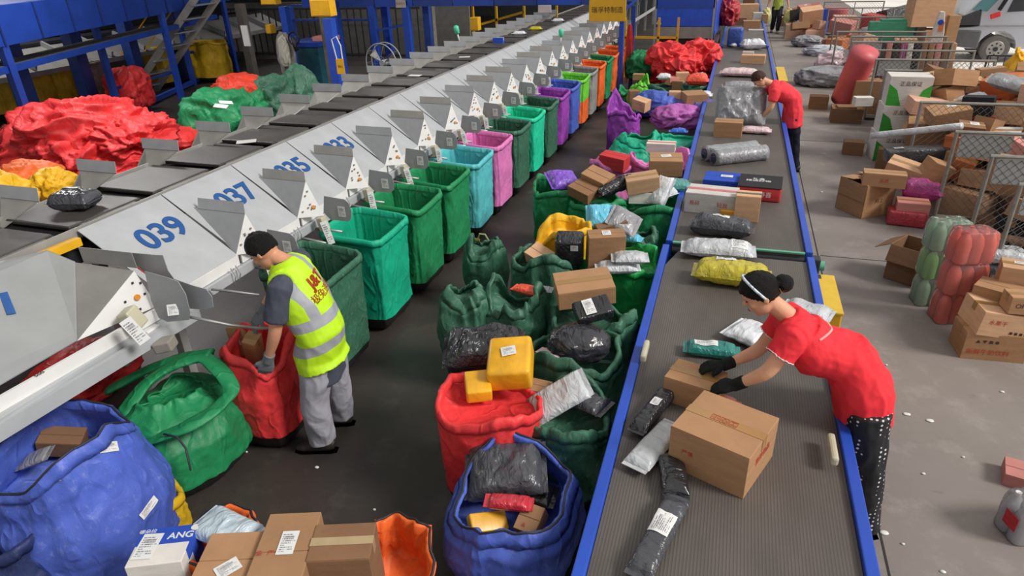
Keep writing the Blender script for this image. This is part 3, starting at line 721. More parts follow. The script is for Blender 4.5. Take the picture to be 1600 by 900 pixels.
def mailer(label, p, dims, yaw=0, rot=None, mat=None, lab=None, seed=0, group=None, nm='poly_mailer', cat='plastic mailer', full=.5, res=46, seal=.03, labmat=None, wr=1.0):
    """pillow-like plastic mailer with flat seams; dims (x,y,z)"""
    x, y, z = dims; sv = seed*5.1+.3
    root = thing(nm, label, cat, p, rot or (0, 0, yaw), group)
    nx, ny = res, max(12, int(res*y/x)) if y < x else res
    def hgt(u, v, top):
        e = (max(0, 1-abs(u)**(2+4*full))**.5)*(max(0, 1-abs(v)**(2+4*full))**.5)
        ux, vy = u*x/2, v*y/2
        wx = noise.noise(Vector((ux*5, vy*5, sv)))*.6; f = (1-abs(noise.noise(Vector((ux*6+wx+sv, vy*6-wx, sv+top))))*2.4)*.4+(1-abs(noise.noise(Vector((ux*15+wx, vy*11+sv, top*3+sv))))*2.2)*.22+(1-abs(noise.noise(Vector((ux*34+wx*2, vy*24+sv, sv))))*2)*.1+noise.noise(Vector((ux*5, vy*5+sv, 3)))*.3
        return e*(1+(f-.35)*.5*wr)*z/2
    def pt(u, v, top, off=0):
        edge = 1+.035*noise.noise(Vector((u*3+sv, v*3, 1)))
        rr = math.sin(math.pi*min(1, abs(v)))*0
        X = u*x/2*(1-.06*(1-abs(v))**1*abs(u)**6*0)*edge
        Y = v*y/2*edge*(1-.05*(1-u*u))
        h = hgt(u, v, top)
        return Vector((X, Y, (h if top else -h*.8)+(off if top else -off)+.003*math.sin(u*17+sv)*(abs(u) > .93)))
    b = MB(); V = []; F = []
    for top in (1, 0):
        o = len(V)
        for i in range(nx+1):
            for j in range(ny+1): V.append(pt(-1+2*i/nx, -1+2*j/ny, top, .0008))
        for i in range(nx):
            for j in range(ny):
                q = (o+i*(ny+1)+j, o+(i+1)*(ny+1)+j, o+(i+1)*(ny+1)+j+1, o+i*(ny+1)+j+1)
                F.append(q if top else q[::-1])
    b.add(V, F); b.build('bag_body', mat, root, smooth=True)
    for sg in (-1, 1): MB().box((sg*(x/2+seal/2-.004), 0, 0), (seal, y*.94, .0025)).build('seal_strip', mat, root)
    if lab:
        u0, v0, w, h = lab[:4]; a = lab[4] if len(lab) > 4 else 0
        V = []; F = []; k = 10
        for i in range(k+1):
            for j in range(k+1):
                dx, dy = (i/k-.5)*w, (j/k-.5)*h; dx, dy = dx*math.cos(a)-dy*math.sin(a), dx*math.sin(a)+dy*math.cos(a)
                u, v = u0+dx/(x/2), v0+dy/(y/2); u = max(-.97, min(.97, u)); v = max(-.97, min(.97, v))
                V.append(pt(u, v, 1, .004))
        for i in range(k):
            for j in range(k): F.append((i*(k+1)+j, (i+1)*(k+1)+j, (i+1)*(k+1)+j+1, i*(k+1)+j+1))
        MB().add(V, F).build('shipping_label', labmat or LAB, root, smooth=True, fix=False)
    return root
def wpx(px, py, z, w):      # a width in pixels at a place, in metres
    return w/scale(at(px, py, z))
def on(px, py, z0, h):      # centre of a thing of height h standing at level z0, seen at the pixel
    return at(px, py, z0+h/2)
# materials of the goods
G_DK = woven('dark_green', '36654f', .45, True); G_MID = woven('green', '1f8250'); G_TEAL = woven('teal', '12a37e'); G_MINT = woven('mint', '1fc396')
G_BR = woven('bright_green', '22a653'); TURQ = woven('turquoise', '57b7bd'); PINK = woven('pink', 'd578b4'); PURP = woven('purple', '9440a6')
BLU = woven('blue', '4a60b8', .45); LIME = woven('lime', '6cc63a'); ORAN = woven('orange', 'e4672c'); GREYS = woven('grey', '8a8a88', .3, True); RED = woven('red', 'e03a3c', .15)
REDD = woven('red_deep', 'c72d2c', .1); DKBLU = woven('dark_blue', '263a70'); YSK = woven('yellow', 'c9a21e', .2); YBR = woven('yellow_bright', 'e6b021', .1); NAVY = woven('navy', '2a3560')
F_BLK = film('black', '26262a', .22, .9); F_GRY = film('grey', '8b8b8f', .3); F_SIL = film('silver', 'bcbfc2', .3); F_WHT = film('white', 'd5d8dc', .3); F_YEL = film('olive_yellow', 'b9ab27', .3)
F_TEAL = film('teal', '1c7a72', .3); F_LBL = film('light_blue', '62bcd8', .3); F_CHAR = film('charcoal', '45464b', .25); F_PUR = film('violet', '7a4cc0', .35); F_ORG = film('orange_red', 'e8502e', .35)
F_YPK = film('yellow_pack', 'e2a61c', .35, .25, 3); F_MAG = film('magenta', 'a03078', .35); F_PNK = film('pale_pink', 'd9bcc0', .35); F_CLR = film('clear_grey', '9aa0a3', .15, .8)
C_WHT = card('white', 'd4cfc8'); C_RED = card('red', 'b9373a'); C_BLU = card('blue', '2b4fb4'); C_ORG = card('orange', 'cf7a4a'); C_PNK = card('pink', 'cf8a80'); C_GRN = card('green', '3f9a3c'); C_BLK = card('black', '2d2c2f')
CORD = plain('dark_cord', '22252a', .6)

def stick(body, px, py, w, h, roll=0, mat=None, nm='shipping_label', n=6):
    """a label laid on a cloth body where the pixel's ray meets it, following its surface"""
    bpy.context.view_layer.update(); mw = body.matrix_world; inv = mw.inverted()
    bv = BVHTree.FromPolygons([v.co for v in body.data.vertices], [p.vertices[:] for p in body.data.polygons])
    o = inv @ Vector((0, 0, CAMH)); d = (inv.to_3x3() @ ray(px, py)).normalized(); hh = bv.ray_cast(o, d)
    if not hh[0]: return None
    c, nr = hh[0], hh[1]
    if nr.dot(d) > 0: nr = -nr
    xr = (inv.to_3x3() @ Vector((BX.x, BY.x, BZ.x))); xr = (xr-nr*xr.dot(nr)).normalized(); yr = nr.cross(xr)
    a = R(roll); ux = xr*math.cos(a)+yr*math.sin(a); uy = nr.cross(ux); V = []
    for i in range(n+1):
        for j in range(n+1):
            p = c+ux*(i/n-.5)*w+uy*(j/n-.5)*h; g = bv.ray_cast(p+nr*.08, -nr, .2); V.append((g[0] if g[0] else p)+nr*.006)
    # local flat coordinates so the printed rows follow the label
    M = Matrix((ux, uy, nr)).transposed().to_4x4(); M.translation = c; iv = M.inverted()
    b = MB().add([iv @ v for v in V], [(i*(n+1)+j, (i+1)*(n+1)+j, (i+1)*(n+1)+j+1, i*(n+1)+j+1) for i in range(n) for j in range(n)])
    q = b.build(nm, mat or LAB, body.parent or body, smooth=True, fix=False)
    q.matrix_local = (body.matrix_local if body.parent else Matrix()) @ M
    return q
def bodyof(root): return [c for c in root.children if c.name.split('.')[0] == 'body'][0]
# ================================================================== ROW OF HUNG SACKS UNDER THE CHUTES
row = [(G_DK, 'dark green mesh sack hanging open right behind the man in the yellow vest'), (G_TEAL, 'bright teal woven sack hanging open, largest of the hung row'),
 (G_MID, 'mid green hung sack just behind the bright teal one'), (G_MID, 'mid green hung sack between another green one and the turquoise one'), (TURQ, 'light turquoise hung sack in front of the pink one'),
 (PINK, 'tall pink hung sack under the sorting chutes'), (G_DK, 'dark green mesh hung sack just behind the pink one'), (G_MINT, 'mint green hung sack between two dark green mesh ones'),
 (G_DK, 'dark green mesh hung sack in front of the purple one'), (PURP, 'purple hung sack under the sorting chutes'), (BLU, 'blue hung sack behind the purple one'),
 (LIME, 'lime green hung sack with an orange lower half'), (GREYS, 'grey mesh hung sack behind the lime one'), (ORAN, 'orange hung sack behind the grey mesh one'), (G_MID, 'deep green hung sack near the far end of the row'), (ORAN, 'far orange hung sack beside the blue bridge post'),
 (ORAN, 'farthest orange hung sack, behind the bridge post')]
for k, (m_, l) in enumerate(row):
    yr_ = 3.985+.735*k if k else 3.93
    drop = .10
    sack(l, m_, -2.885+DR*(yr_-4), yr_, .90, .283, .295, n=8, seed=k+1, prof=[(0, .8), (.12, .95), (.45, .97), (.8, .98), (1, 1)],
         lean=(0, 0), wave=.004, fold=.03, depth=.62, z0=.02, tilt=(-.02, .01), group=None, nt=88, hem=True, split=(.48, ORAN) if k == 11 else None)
def SK(label, mat, px, py, zr, w, ratio=.9, **k):
    c = at(px, py, zr); rx = w/2/scale(c)
    return sack(label, mat, c.x, c.y, zr, rx, rx*ratio, **k)
def CT(label, px, py, zc, w, abc, yaw=0, rot=None, z0=None, **k):
    """carton seen at a pixel; w = long side in pixels; z0 = level it stands on (else zc = centre height)"""
    s = scale(at(px, py, zc if zc is not None else z0)); L = w/s; d = (L*abc[0], L*abc[1], L*abc[2])
    c = on(px, py, z0, d[2]) if z0 is not None else at(px, py, zc)
    rr = tuple(R(a) for a in rot) if rot else None
    return carton(label, c, d, R(yaw), rr, **k), d, c
def ML(label, px, py, zc, w, abc, yaw=0, rot=None, z0=None, **k):
    s = scale(at(px, py, zc if zc is not None else z0)); L = w/s; d = (L*abc[0], L*abc[1], L*abc[2])
    c = on(px, py, z0, d[2]) if z0 is not None else at(px, py, zc)
    rr = tuple(R(a) for a in rot) if rot else None
    if k.get('lab'): l = k['lab']; k['lab'] = (l[0], l[1], l[2]*L, l[3]*L)+tuple(l[4:])
    return mailer(label, c, d, R(yaw), rr, **k)
# ================================================================== LEFT FOREGROUND SACKS
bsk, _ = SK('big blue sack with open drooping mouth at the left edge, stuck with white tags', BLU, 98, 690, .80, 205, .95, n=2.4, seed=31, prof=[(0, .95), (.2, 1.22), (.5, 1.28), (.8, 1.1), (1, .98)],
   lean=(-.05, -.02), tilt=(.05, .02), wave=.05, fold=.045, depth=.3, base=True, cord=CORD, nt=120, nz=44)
for q in ((172, 698, .095, .05, 35), (232, 793, .12, .045, 55)): stick(bodyof(bsk), *q)
stick(bodyof(bsk), 92, 748, .022, .022, 0, STEEL, 'eyelet')
CT('small brown carton sunk inside the big blue sack', 98, 690, .60, 60, (1, .6, .5), 30, rot=(10, 15, 30), mat=BROWND, tape=False)
ML('grey printed packet inside the big blue sack', 55, 716, .62, 45, (1, .7, .25), 20, rot=(10, -20, 20), mat=F_GRY, seed=2)
sack('big green sack with a folded-over collar beside the blue one', G_MID, *at(272, 640, .45)[:2], .58, .33, .36, n=2.2, seed=33, prof=[(0, .95), (.25, 1.2), (.6, 1.18), (.85, .95), (1, .55)], wave=.03, fold=.06, depth=.04, hem=False, tilt=(.03, -.02), nt=120, nz=40)
gs = bpy.data.objects[sorted(o.name for o in bpy.data.objects if o.name.startswith('sack') and '_' not in o.name)[-1]]
def band(parent, pts, w, th, mat, nm='folded_collar', seed=0):
    """wide flattened strap of cloth along pixel/height points"""
    P = [at(a, b, z)-parent.location for a, b, z in pts]; Q = []
    for i in range(len(P)-1):
        for k in range(8): Q.append(P[i].lerp(P[i+1], k/8))
    Q.append(P[-1])
    for _ in range(6): Q = [Q[0]]+[(Q[i-1]+Q[i]*2+Q[i+1])/4 for i in range(1, len(Q)-1)]+[Q[-1]]
    b = MB(); rs = []
    n = 16; V = []; F = []
    for i, p in enumerate(Q):
        t = (Q[min(i+1, len(Q)-1)]-Q[max(0, i-1)]).normalized(); u = Vector((0, 0, 1)); u = (u-t*u.dot(t)).normalized(); s = t.cross(u)
        for k in range(n):
            a = 2*math.pi*k/n; r_ = 1+.35*noise.noise(Vector((i*.12+seed, math.cos(a)*2, math.sin(a)*2)))
            V.append(p+s*math.cos(a)*w*r_+u*math.sin(a)*th*r_)
    for i in range(len(Q)-1):
        for k in range(n): F.append((i*n+k, i*n+(k+1) % n, (i+1)*n+(k+1) % n, (i+1)*n+k))
    F += [tuple(range(n))[::-1], tuple((len(Q)-1)*n+k for k in range(n))]
    return b.add(V, F).build(nm, mat, parent, smooth=True)
band(gs, [(190, 650, .55), (225, 600, .66), (270, 570, .72), (320, 556, .74), (352, 585, .70), (362, 612, .64), (340, 640, .6), (290, 668, .58), (235, 690, .5), (205, 700, .42)], .05, .02, G_MID, seed=1)
band(gs, [(170, 610, .5), (220, 582, .62), (262, 566, .68), (300, 556, .72), (330, 552, .74)], .05, .025, G_MID, seed=4)
MB().tube([at(255, 678, .58)-gs.location, at(276, 682, .56)-gs.location, at(290, 700, .50)-gs.location, at(298, 735, .42)-gs.location], .006, 6).build('drawcord', CORD, gs, smooth=True)
rs_, _ = SK('red sack held open by the man, with brown parcels inside', RED, 402, 535, .74, 100, 1.1, n=2.8, seed=35, prof=[(0, .88), (.2, 1.05), (.6, 1.1), (.85, 1.02), (1, .95)], tilt=(-.03, .03), wave=.05, fold=.05, depth=.3, yaw=.1)
CT('tall brown parcel standing in the red sack beside the man\'s glove', 397, 545, .68, 58, (.36, .42, 1), 10, rot=(20, 14, 10), lab=None)
CT('brown parcel with a white label in the red sack, behind the taller one', 377, 530, .66, 46, (.6, .5, 1), -10, rot=(-8, -8, 5), lab=('front', 0, 0, .06, .04))
sack('dark blue sack cut by the bottom left corner of the photo', NAVY, *at(22, 850, .35)[:2], .5, .28, .3, seed=36, wave=.05, fold=.07, depth=.15, base=False)
sack('deep red sack behind the big blue one at the left edge', REDD, *at(10, 790, .25)[:2], .40, .22, .2, seed=37, wave=.05, fold=.06, depth=.12, base=False)
blob('dark red empty sack on the floor under the nearest chute rail', REDD, at(130, 585, .18), (.30, .42, .2), seed=8)
ML('clear plastic bag hanging under the chute rail above the green sack', 185, 562, .5, 42, (1, .8, .4), 10, mat=F_CLR, seed=4)
ML('crumpled clear plastic bag tied by the nearest tag box', 259, 510, .93, 30, (1, .9, .5), 10, mat=F_CLR, seed=5)
sack('yellow sack peeking out behind the big blue one', YSK, *at(236, 800, .2)[:2], .30, .16, .16, seed=38, wave=.02, fold=.04, depth=.1, base=False)
# orange sack group at the bottom edge
sack('orange sack at the bottom edge holding a pale blue mailer', ORAN, *at(338, 838, .55)[:2], .55, .165, .17, seed=40, wave=.015, fold=.03, depth=.15, cord=CORD, nt=100)
ML('pale blue plastic mailer in the orange sack behind the blue and white box', 352, 828, .60, 95, (1, .7, .3), -10, mat=film('pale_blue', 'b6c6d0', .3), seed=7)
o2, _ = sack('orange sack with black piping behind the ribbed brown carton', ORAN, *at(594, 895, .40)[:2], .46, .17, .24, seed=41, wave=.025, fold=.06, depth=.2, cord=CORD, tilt=(-.06, .06), lean=(.05, .0), nt=100)
CT('brown carton with crisp top label at the bottom edge, beside the blue and white box', 364, 908, None, 80, (1, 1.3, 1.1), 19, z0=.40, lab=('top', .1, -.15, .10, .075, .7), mat=BROWN, tape=False)
CT('tall light brown carton with white waybill, centre of the bottom edge', 453, 906, None, 77, (1, 1.9, 1.5), 19, z0=.34, lab=('top', .05, .1, .075, .13), prints=[('top', -.42, -.02, .03, '品', REDP), ('top', -.2, -.02, .03, '严', REDP)], mat=BROWN, tape=False)
CT('ribbed brown carton with torn tape edge, right of the waybill carton', 543, 888, None, 88, (1, .75, 1.25), 19, z0=.36, mat=BROWND, tape=True, tapem=plain('clear_tape', 'b09a78', .2))
# blue and white printed box
bw = thing('printed_box', 'blue and white printed box lettered ANG with a white waybill', 'printed box', on(262, 880, .42, .22), (R(-2), 0, R(24)))
bx, by, bz = .24, .22, .22
MB().box((0, 0, 0), (bx, by, bz)).build('box_body', C_WHT, bw, bevel=.004)
MB().box((0, by*.27, bz/2+.001), (bx+.002, by*.46+.002, .004)).build('blue_top_band', C_BLU, bw)
MB().box((bx/2+.001, by*.15, bz*.15), (.003, by*.7, bz*.7)).build('blue_side_band', C_BLU, bw)
MB().box((0, by/2+.001, 0), (bx, .003, bz)).build('blue_end', C_BLU, bw)
text('ANG', .052, WHITE, bw, frameM((.07, by*.22, bz/2+.0035), (1, 0, 0), (0, 1, 0)), 'lettering', weight=.001)
text('哪朵拉', .026, WHITE, bw, frameM((-.09, by*.42, bz/2+.0035), (1, 0, 0), (0, 1, 0)), 'lettering')
lab_on(bw, (-.06, -.0, bz/2+.0045), .09, .15, (0, 0, R(-4)))
MB().cyl((.12, by*.42, bz/2), (.12, by*.42, bz/2+.004), .018).build('shield_mark', WHITE, bw)
MB().box((bx/2+.002, -.03, 0), (.003, .06, .1)).build('side_label', LAB, bw)
# ================================================================== CENTRE HEAP OF SACKS
CW = dict(hem=True)
SK('big red sack with yellow parcels on top, front of the centre heap', RED, 765, 625, .70, 150, .95, n=2.6, seed=50, prof=[(0, .82), (.2, .98), (.5, 1.02), (.8, 1.02), (1, 1.0)], tilt=(-.02, -.03), wave=.035, fold=0.037, depth=.045, nt=110, nz=40)
CT('large amber shrink-wrapped parcel with white waybill on the red sack', 798, 567, .84, 80, (.85, 1, .55), 12, rot=(14, -6, 12), mat=F_YPK, tape=False, flap=-1, lab=('top', 0, .05, .085, .07, .2), nm='wrapped_parcel', cat='parcel')
CT('small plain yellow block parcel on the red sack', 747, 603, .76, 50, (.8, 1, .5), 25, rot=(10, 0, 25), mat=F_YPK, tape=False, flap=-1, nm='wrapped_parcel', cat='parcel')
ML('big black plastic mailer with taped edge behind the yellow parcels', 757, 545, .78, 118, (1, .65, .5), 18, rot=(10, -4, 18), mat=F_BLK, seed=11, full=.9)
s2, _ = SK('blue sack with cord-edged open mouth at the bottom, holding black and red packets', BLU, 800, 765, .55, 178, 1.05, n=2.3, seed=51, prof=[(0, .8), (.25, 1.12), (.55, 1.25), (.8, 1.2), (1, 1.0)], tilt=(.03, .05), wave=.05, fold=0.037, depth=.25, cord=CORD, nt=120, nz=44)
ML('black crinkled mailer at the back inside the open blue sack', 790, 735, .50, 115, (1, .8, .45), 20, rot=(20, -8, 15), mat=F_CHAR, seed=12, full=.8)
ML('red printed packet inside the open blue sack', 795, 785, .50, 62, (1, .45, .35), 8, rot=(5, 0, 8), mat=film('red_pack', 'c22f3c', .3), seed=13)
CT('brown carton end with a red stamp inside the open blue sack', 830, 815, .42, 45, (.8, 1, .7), -10, rot=(25, 0, -10), prints=[('top', -.1, -.3, .02, '品', REDP)], tape=False)
CT('flat yellow packet wedged in the front of the open blue sack', 762, 817, .40, 62, (1, .5, .3), 35, rot=(30, 15, 40), mat=F_YPK, tape=False, flap=-1, nm='wrapped_parcel', cat='parcel')
ML('matt black pouch low inside the open blue sack', 838, 772, .42, 50, (1, 1, .4), 0, mat=F_BLK, seed=14)
s3, _ = SK('dark green sack with a silver mailer poking out, beside the conveyor', G_DK, 885, 640, .62, 130, .95, n=2.3, seed=52, prof=[(0, .8), (.25, 1.15), (.6, 1.25), (.85, 1.1), (1, .95)], tilt=(.0, .03), wave=.06, fold=0.050, depth=.14, nt=110, nz=40)
ML('crinkled silver mailer tipped up in the dark green sack', 872, 622, .66, 95, (1, .6, .22), 20, rot=(20, -30, 25), mat=F_SIL, seed=15)
ML('dark plastic mailer behind the tipped silver one', 918, 628, .60, 60, (1, .8, .4), -20, mat=F_CHAR, seed=16)
CT('brown carton corner under the silver mailer in the dark green sack', 838, 612, .58, 45, (1, .7, .6), 20, rot=(5, 15, 15), tape=False)
s4, _ = SK('dark green sack with a big round black bundle in its mouth', G_DK, 895, 545, .66, 140, .9, n=2.3, seed=53, prof=[(0, .85), (.25, 1.1), (.6, 1.2), (.85, 1.1), (1, 1.0)], tilt=(.02, -.03), wave=.05, fold=0.050, depth=.14, nt=110, nz=40)
blob('big round black film bundle lying in the dark green sack', film('bundle', '323237', .22, 1.0, 5), at(904, 537, .70), (.205, .15, .125), yaw=.3, seed=17, amp=.10, nm='wrapped_bundle', cat='parcel')
ML('pink and white packet under the round black bundle', 862, 555, .66, 40, (1, .5, .35), -25, mat=F_PNK, seed=18)
SK('dark green closed sack with puffed corners, leftmost in the centre heap', G_DK, 725, 455, .78, 66, .9, n=2.6, seed=54, prof=[(0, .95), (.2, 1.15), (.6, 1.3), (.9, 1.15), (1, .65)], wave=.05, fold=0.050, depth=.05, nt=100)
SK('dark green sack with ridged shoulders beside the leftmost one', G_DK, 805, 462, .74, 84, .9, n=2.5, seed=55, prof=[(0, .95), (.2, 1.1), (.6, 1.2), (.9, 1.1), (1, .9)], wave=.09, fold=0.062, depth=.12, nt=100)
ML('orange-red packet in the ridged dark green sack', 823, 453, .74, 38, (1, .6, .3), -15, mat=F_ORG, seed=19)
ML('small pale film packet beside the orange-red one', 851, 452, .76, 20, (.8, 1, .3), 0, mat=F_CLR, seed=20)
SK('dark green sack holding the long brown carton and a labelled black parcel', G_DK, 925, 490, .68, 125, .85, n=2.3, seed=56, prof=[(0, .9), (.25, 1.1), (.6, 1.2), (.85, 1.12), (1, 1.0)], wave=.06, fold=0.056, depth=.14, nt=110)
CT('long brown carton lying slanted on the heap, above the labelled black parcel', 912, 450, .84, 88, (1, .7, .34), -8, rot=(6, -4, 22), mat=BROWN)
CT('black film parcel with a white waybill in the middle of the heap', 926, 484, .88, 58, (1, .62, .35), 18, rot=(24, -10, 28), mat=F_BLK, tape=False, flap=-1, lab=('top', -.1, .0, .07, .12, 0), nm='wrapped_parcel', cat='parcel')
SK('dark green sack with the yellow bag and black box in its mouth', G_DK, 850, 400, .70, 92, .85, n=2.4, seed=57, prof=[(0, .9), (.25, 1.1), (.6, 1.15), (.85, 1.1), (1, 1.0)], wave=.05, fold=0.043, depth=.16, tilt=(0, -.02), nt=110)
CT('upright black film-wrapped box with a small label, beside the yellow sack', 890, 388, .78, 44, (1, .8, 1.1), 12, rot=(10, 0, 8), mat=F_BLK, tape=False, flap=-1, lab=('front', .2, .25, .06, .05), nm='wrapped_parcel', cat='parcel')
CT('small pale carton lying in front of the black box', 845, 402, .70, 42, (1, .7, .5), -30, rot=(20, 10, -30), mat=BROWNL, tape=False)
yb, _ = SK('golden yellow sack folded across the heap with a raised corner', YBR, 880, 358, .86, 82, .55, n=2.2, seed=58, prof=[(0, .9), (1, 1.0)], wave=.05, fold=0.050, depth=.10, tilt=(.06, .03), base=False, yaw=.5, nt=90)
CT('brown carton standing on the yellow sack side of the heap, largest upright one', 946, 388, .80, 60, (.95, .45, .9), 12, rot=(8, 0, 20), mat=BROWN, lab=('top', 0, .0, .07, .07), tape=False)
CT('brown carton lid leaning behind the largest upright carton', 953, 352, .86, 48, (1, .7, .4), 30, rot=(10, -10, 28), mat=BROWND, tape=False)
SK('bright green sack draped toward the conveyor under the cartons', G_BR, 968, 410, .60, 120, .8, n=2.2, seed=59, prof=[(0, .85), (.3, 1.0), (.7, 1.1), (1, 1.0)], wave=.07, fold=0.056, depth=.12, tilt=(.04, -.03), nt=110)
ML('light blue plastic bag sticking up behind the brown lid', 937, 338, .92, 42, (.8, 1, .5), 10, rot=(40, 0, 15), mat=F_LBL, seed=21)
ML('silver grey mailer standing right of the light blue bag', 975, 345, .90, 46, (.9, 1, .3), 0, rot=(25, 25, 0), mat=F_GRY, seed=22)
ML('striped silver mailer lying right of the largest upright carton', 984, 402, .78, 48, (1, .8, .3), 12, mat=F_SIL, seed=23)
ML('lower silver mailer under the striped one', 965, 418, .70, 60, (1, .5, .3), 15, mat=F_WHT, seed=24)
ML('turquoise film packet between the cartons and the round green sack', 985, 372, .74, 30, (1, .7, .4), -10, mat=F_LBL, seed=25)
SK('round closed dark green sack against the conveyor rail', G_DK, 1003, 365, .70, 50, 1.0, n=2.3, seed=60, prof=[(0, .95), (.25, 1.3), (.6, 1.4), (.9, 1.05), (1, .7)], wave=.04, fold=0.043, depth=.05)
s9, _ = SK('tied dark green sack with a brass hook, standing alone left of the heap', G_DK, 757, 380, .62, 58, .9, n=2.4, seed=61, prof=[(0, .95), (.2, 1.15), (.6, 1.25), (.85, 1.2), (1, .8)], wave=.05, fold=0.037, depth=.06)
MB().tube([(-.06, 0, .66), (-.03, -.03, .72), (.02, -.03, .72), (.04, 0, .65)], .008, 6).build('cord_loop', plain('pale_cord', '9aa77a', .6), s9)
MB().box((-.06, -.02, .655), (.05, .02, .02)).build('brass_hook', plain('brass', 'b5a24a', .4, .5), s9, bevel=.004)
SK('green sack with a violet packet in its mouth', G_MID, 872, 290, .72, 72, .9, n=2.6, seed=62, prof=[(0, .9), (.25, 1.05), (.6, 1.12), (.85, 1.08), (1, 1.0)], wave=.05, fold=0.050, depth=.2)
ML('violet plastic packet in the green sack', 880, 283, .76, 46, (1, .9, .5), 40, rot=(25, 10, 40), mat=F_PUR, seed=26)
SK('green sack under two tilted brown cartons and a black strip mailer', G_MID, 935, 310, .66, 88, .8, n=2.3, seed=63, prof=[(0, .9), (.25, 1.05), (.6, 1.12), (.85, 1.1), (1, 1.0)], wave=.04, fold=0.037, depth=.12)
CT('brown carton tilted up, upper of the two right of the violet packet', 934, 281, .84, 44, (1, .7, .5), -25, rot=(15, 12, -25), mat=BROWN, tape=False)
CT('brown carton tilted down, lower of the two right of the violet packet', 912, 299, .76, 42, (1, .7, .4), -28, rot=(12, 10, -28), mat=BROWND, tape=False)
ML('narrow black mailer slanting between the brown cartons', 966, 290, .82, 70, (1, .28, .3), 38, rot=(0, -15, 40), mat=F_BLK, seed=27)
SK('green sack brimming with cartons against the conveyor, upper right of the heap', G_MID, 1022, 320, .66, 98, .85, n=2.3, seed=64, prof=[(0, .85), (.3, 1.0), (.7, 1.1), (1, 1.0)], wave=.06, fold=0.050, depth=.12, tilt=(.03, .0))
CT('dented brown carton with a flap up, on the sack brimming with cartons', 1003, 285, .86, 50, (1, .65, .45), 15, rot=(5, -8, 15), mat=BROWNL, tape=True)
CT('white and pink box under the dented brown carton', 1005, 306, .72, 44, (1, .6, .4), 8, mat=C_WHT, tapem=plain('pink_tape', 'd08a90', .4))
ML('white mailer standing on end beside the dented brown carton', 1033, 298, .80, 50, (.5, 1, .22), 20, rot=(50, 0, -25), mat=F_WHT, seed=28)
ML('pale bottle-shaped packet right of the white mailer', 1040, 302, .74, 34, (.6, 1, .5), -35, mat=F_WHT, seed=29)
ML('teal crinkled bag at the conveyor side of the heap', 1058, 290, .76, 38, (1, .9, .5), 10, mat=film('soft_teal', '4d8f8c', .4), seed=30)
SK('pink sack with a red and brown box, upper left of the heap', PINK, 955, 252, .66, 62, .8, n=2.6, seed=65, wave=.04, fold=0.050, depth=.12, tilt=(-.02, .02))
CT('red box with a brown end in the pink sack', 960, 252, .70, 42, (1, .6, .5), -15, rot=(5, 5, -15), mat=C_RED, tape=False)
ML('grey film packet behind the red box', 955, 243, .72, 30, (1, .6, .4), -5, mat=F_GRY, seed=31)
SK('pink sack under the labelled carton, against the conveyor', PINK, 1030, 250, .66, 92, .8, n=2.4, seed=66, wave=.08, fold=0.050, depth=.12)
CT('brown carton with a white label on the pink sack', 1040, 257, .80, 50, (1, .75, .5), 8, rot=(6, 0, 8), mat=BROWN, lab=('top', 0, .1, .11, .07, .2))
CT('white gift box with red and orange ribbon behind the labelled carton', 1033, 229, .82, 44, (1, .5, .3), 0, mat=C_WHT, tapem=plain('ribbon', 'd9552e', .5))
SK('mint teal sack twisted shut, left of the pair', G_TEAL, 998, 214, .62, 70, .95, n=2.4, seed=67, prof=[(0, .9), (.3, 1.25), (.6, 1.35), (.85, 1.1), (1, .7)], wave=.05, fold=0.056, depth=.06)
SK('mint teal sack folded flat on top, right of the pair', G_TEAL, 1064, 218, .60, 78, .95, n=2.6, seed=68, prof=[(0, .9), (.3, 1.1), (.7, 1.2), (1, .8)], wave=.03, fold=0.043, depth=.04)
SK('purple sack standing open with a brown carton, left of the far heap', PURP, 975, 172, .72, 50, 1.0, n=2.6, seed=69, wave=.10, fold=0.050, depth=.16, tilt=(-.10, .04))
CT('brown carton in the purple sack', 1002, 163, .72, 24, (1, .7, .7), -25, rot=(10, 10, -25), mat=BROWNL, tape=False)
blob('blue empty sack draped over the far heap', BLU, at(1028, 163, .6), (.42, .3, .22), yaw=-.3, seed=70)
blob('dull blue-violet empty sack by the conveyor in the far heap', woven('violet_grey', '5a5290'), at(1082, 172, .55), (.36, .28, .22), seed=71)
blob('pink-violet empty sack lying in front of the dull blue one', woven('pink_violet', 'b765b0'), at(1060, 184, .5), (.42, .26, .2), seed=72)
ML('bright blue and white packet on top of the right mint teal sack', 1060, 205, .62, 24, (1, .6, .4), 0, mat=film('bright_blue', '2f66c8', .3), seed=73)
CT('small cube carton on the blue sack in the far heap', 1054, 152, .74, 18, (1, .9, 1), 5, mat=BROWNL, tape=False)
CT('dark-sided carton leaning by the conveyor in the far heap', 1084, 155, .74, 34, (1, .8, .6), -20, rot=(5, 0, 25), mat=BROWN, tape=False)
ML('white mailer by the rail in the far heap', 1101, 148, .74, 24, (.8, 1, .4), 0, mat=F_WHT, seed=74)
SK('dark green sack holding an orange-red packet, against the conveyor', G_DK, 1090, 135, .66, 46, .8, n=2.3, seed=75, wave=.03, fold=0.040, depth=.14)
ML('orange-red packet with white label in the dark green sack', 1089, 125, .78, 32, (1, .9, .6), 0, mat=F_ORG, seed=76, lab=(0, .2, .5, .25))
SK('lime green sack with twisted top, beyond the purple one', LIME, 1002, 132, .62, 32, .95, n=2.3, seed=77, prof=[(0, .9), (.3, 1.2), (.6, 1.3), (.85, 1.1), (1, .75)], wave=.09, fold=0.056, depth=.06)
CT('brown carton on the lime green sack', 998, 120, .72, 17, (1, .8, .5), 0, mat=BROWN, tape=False)
SK('dark green mesh sack between the lime sack and the small cartons', G_DK, 1032, 133, .58, 52, .9, n=2.3, seed=78, wave=.05, fold=0.037, depth=.08)
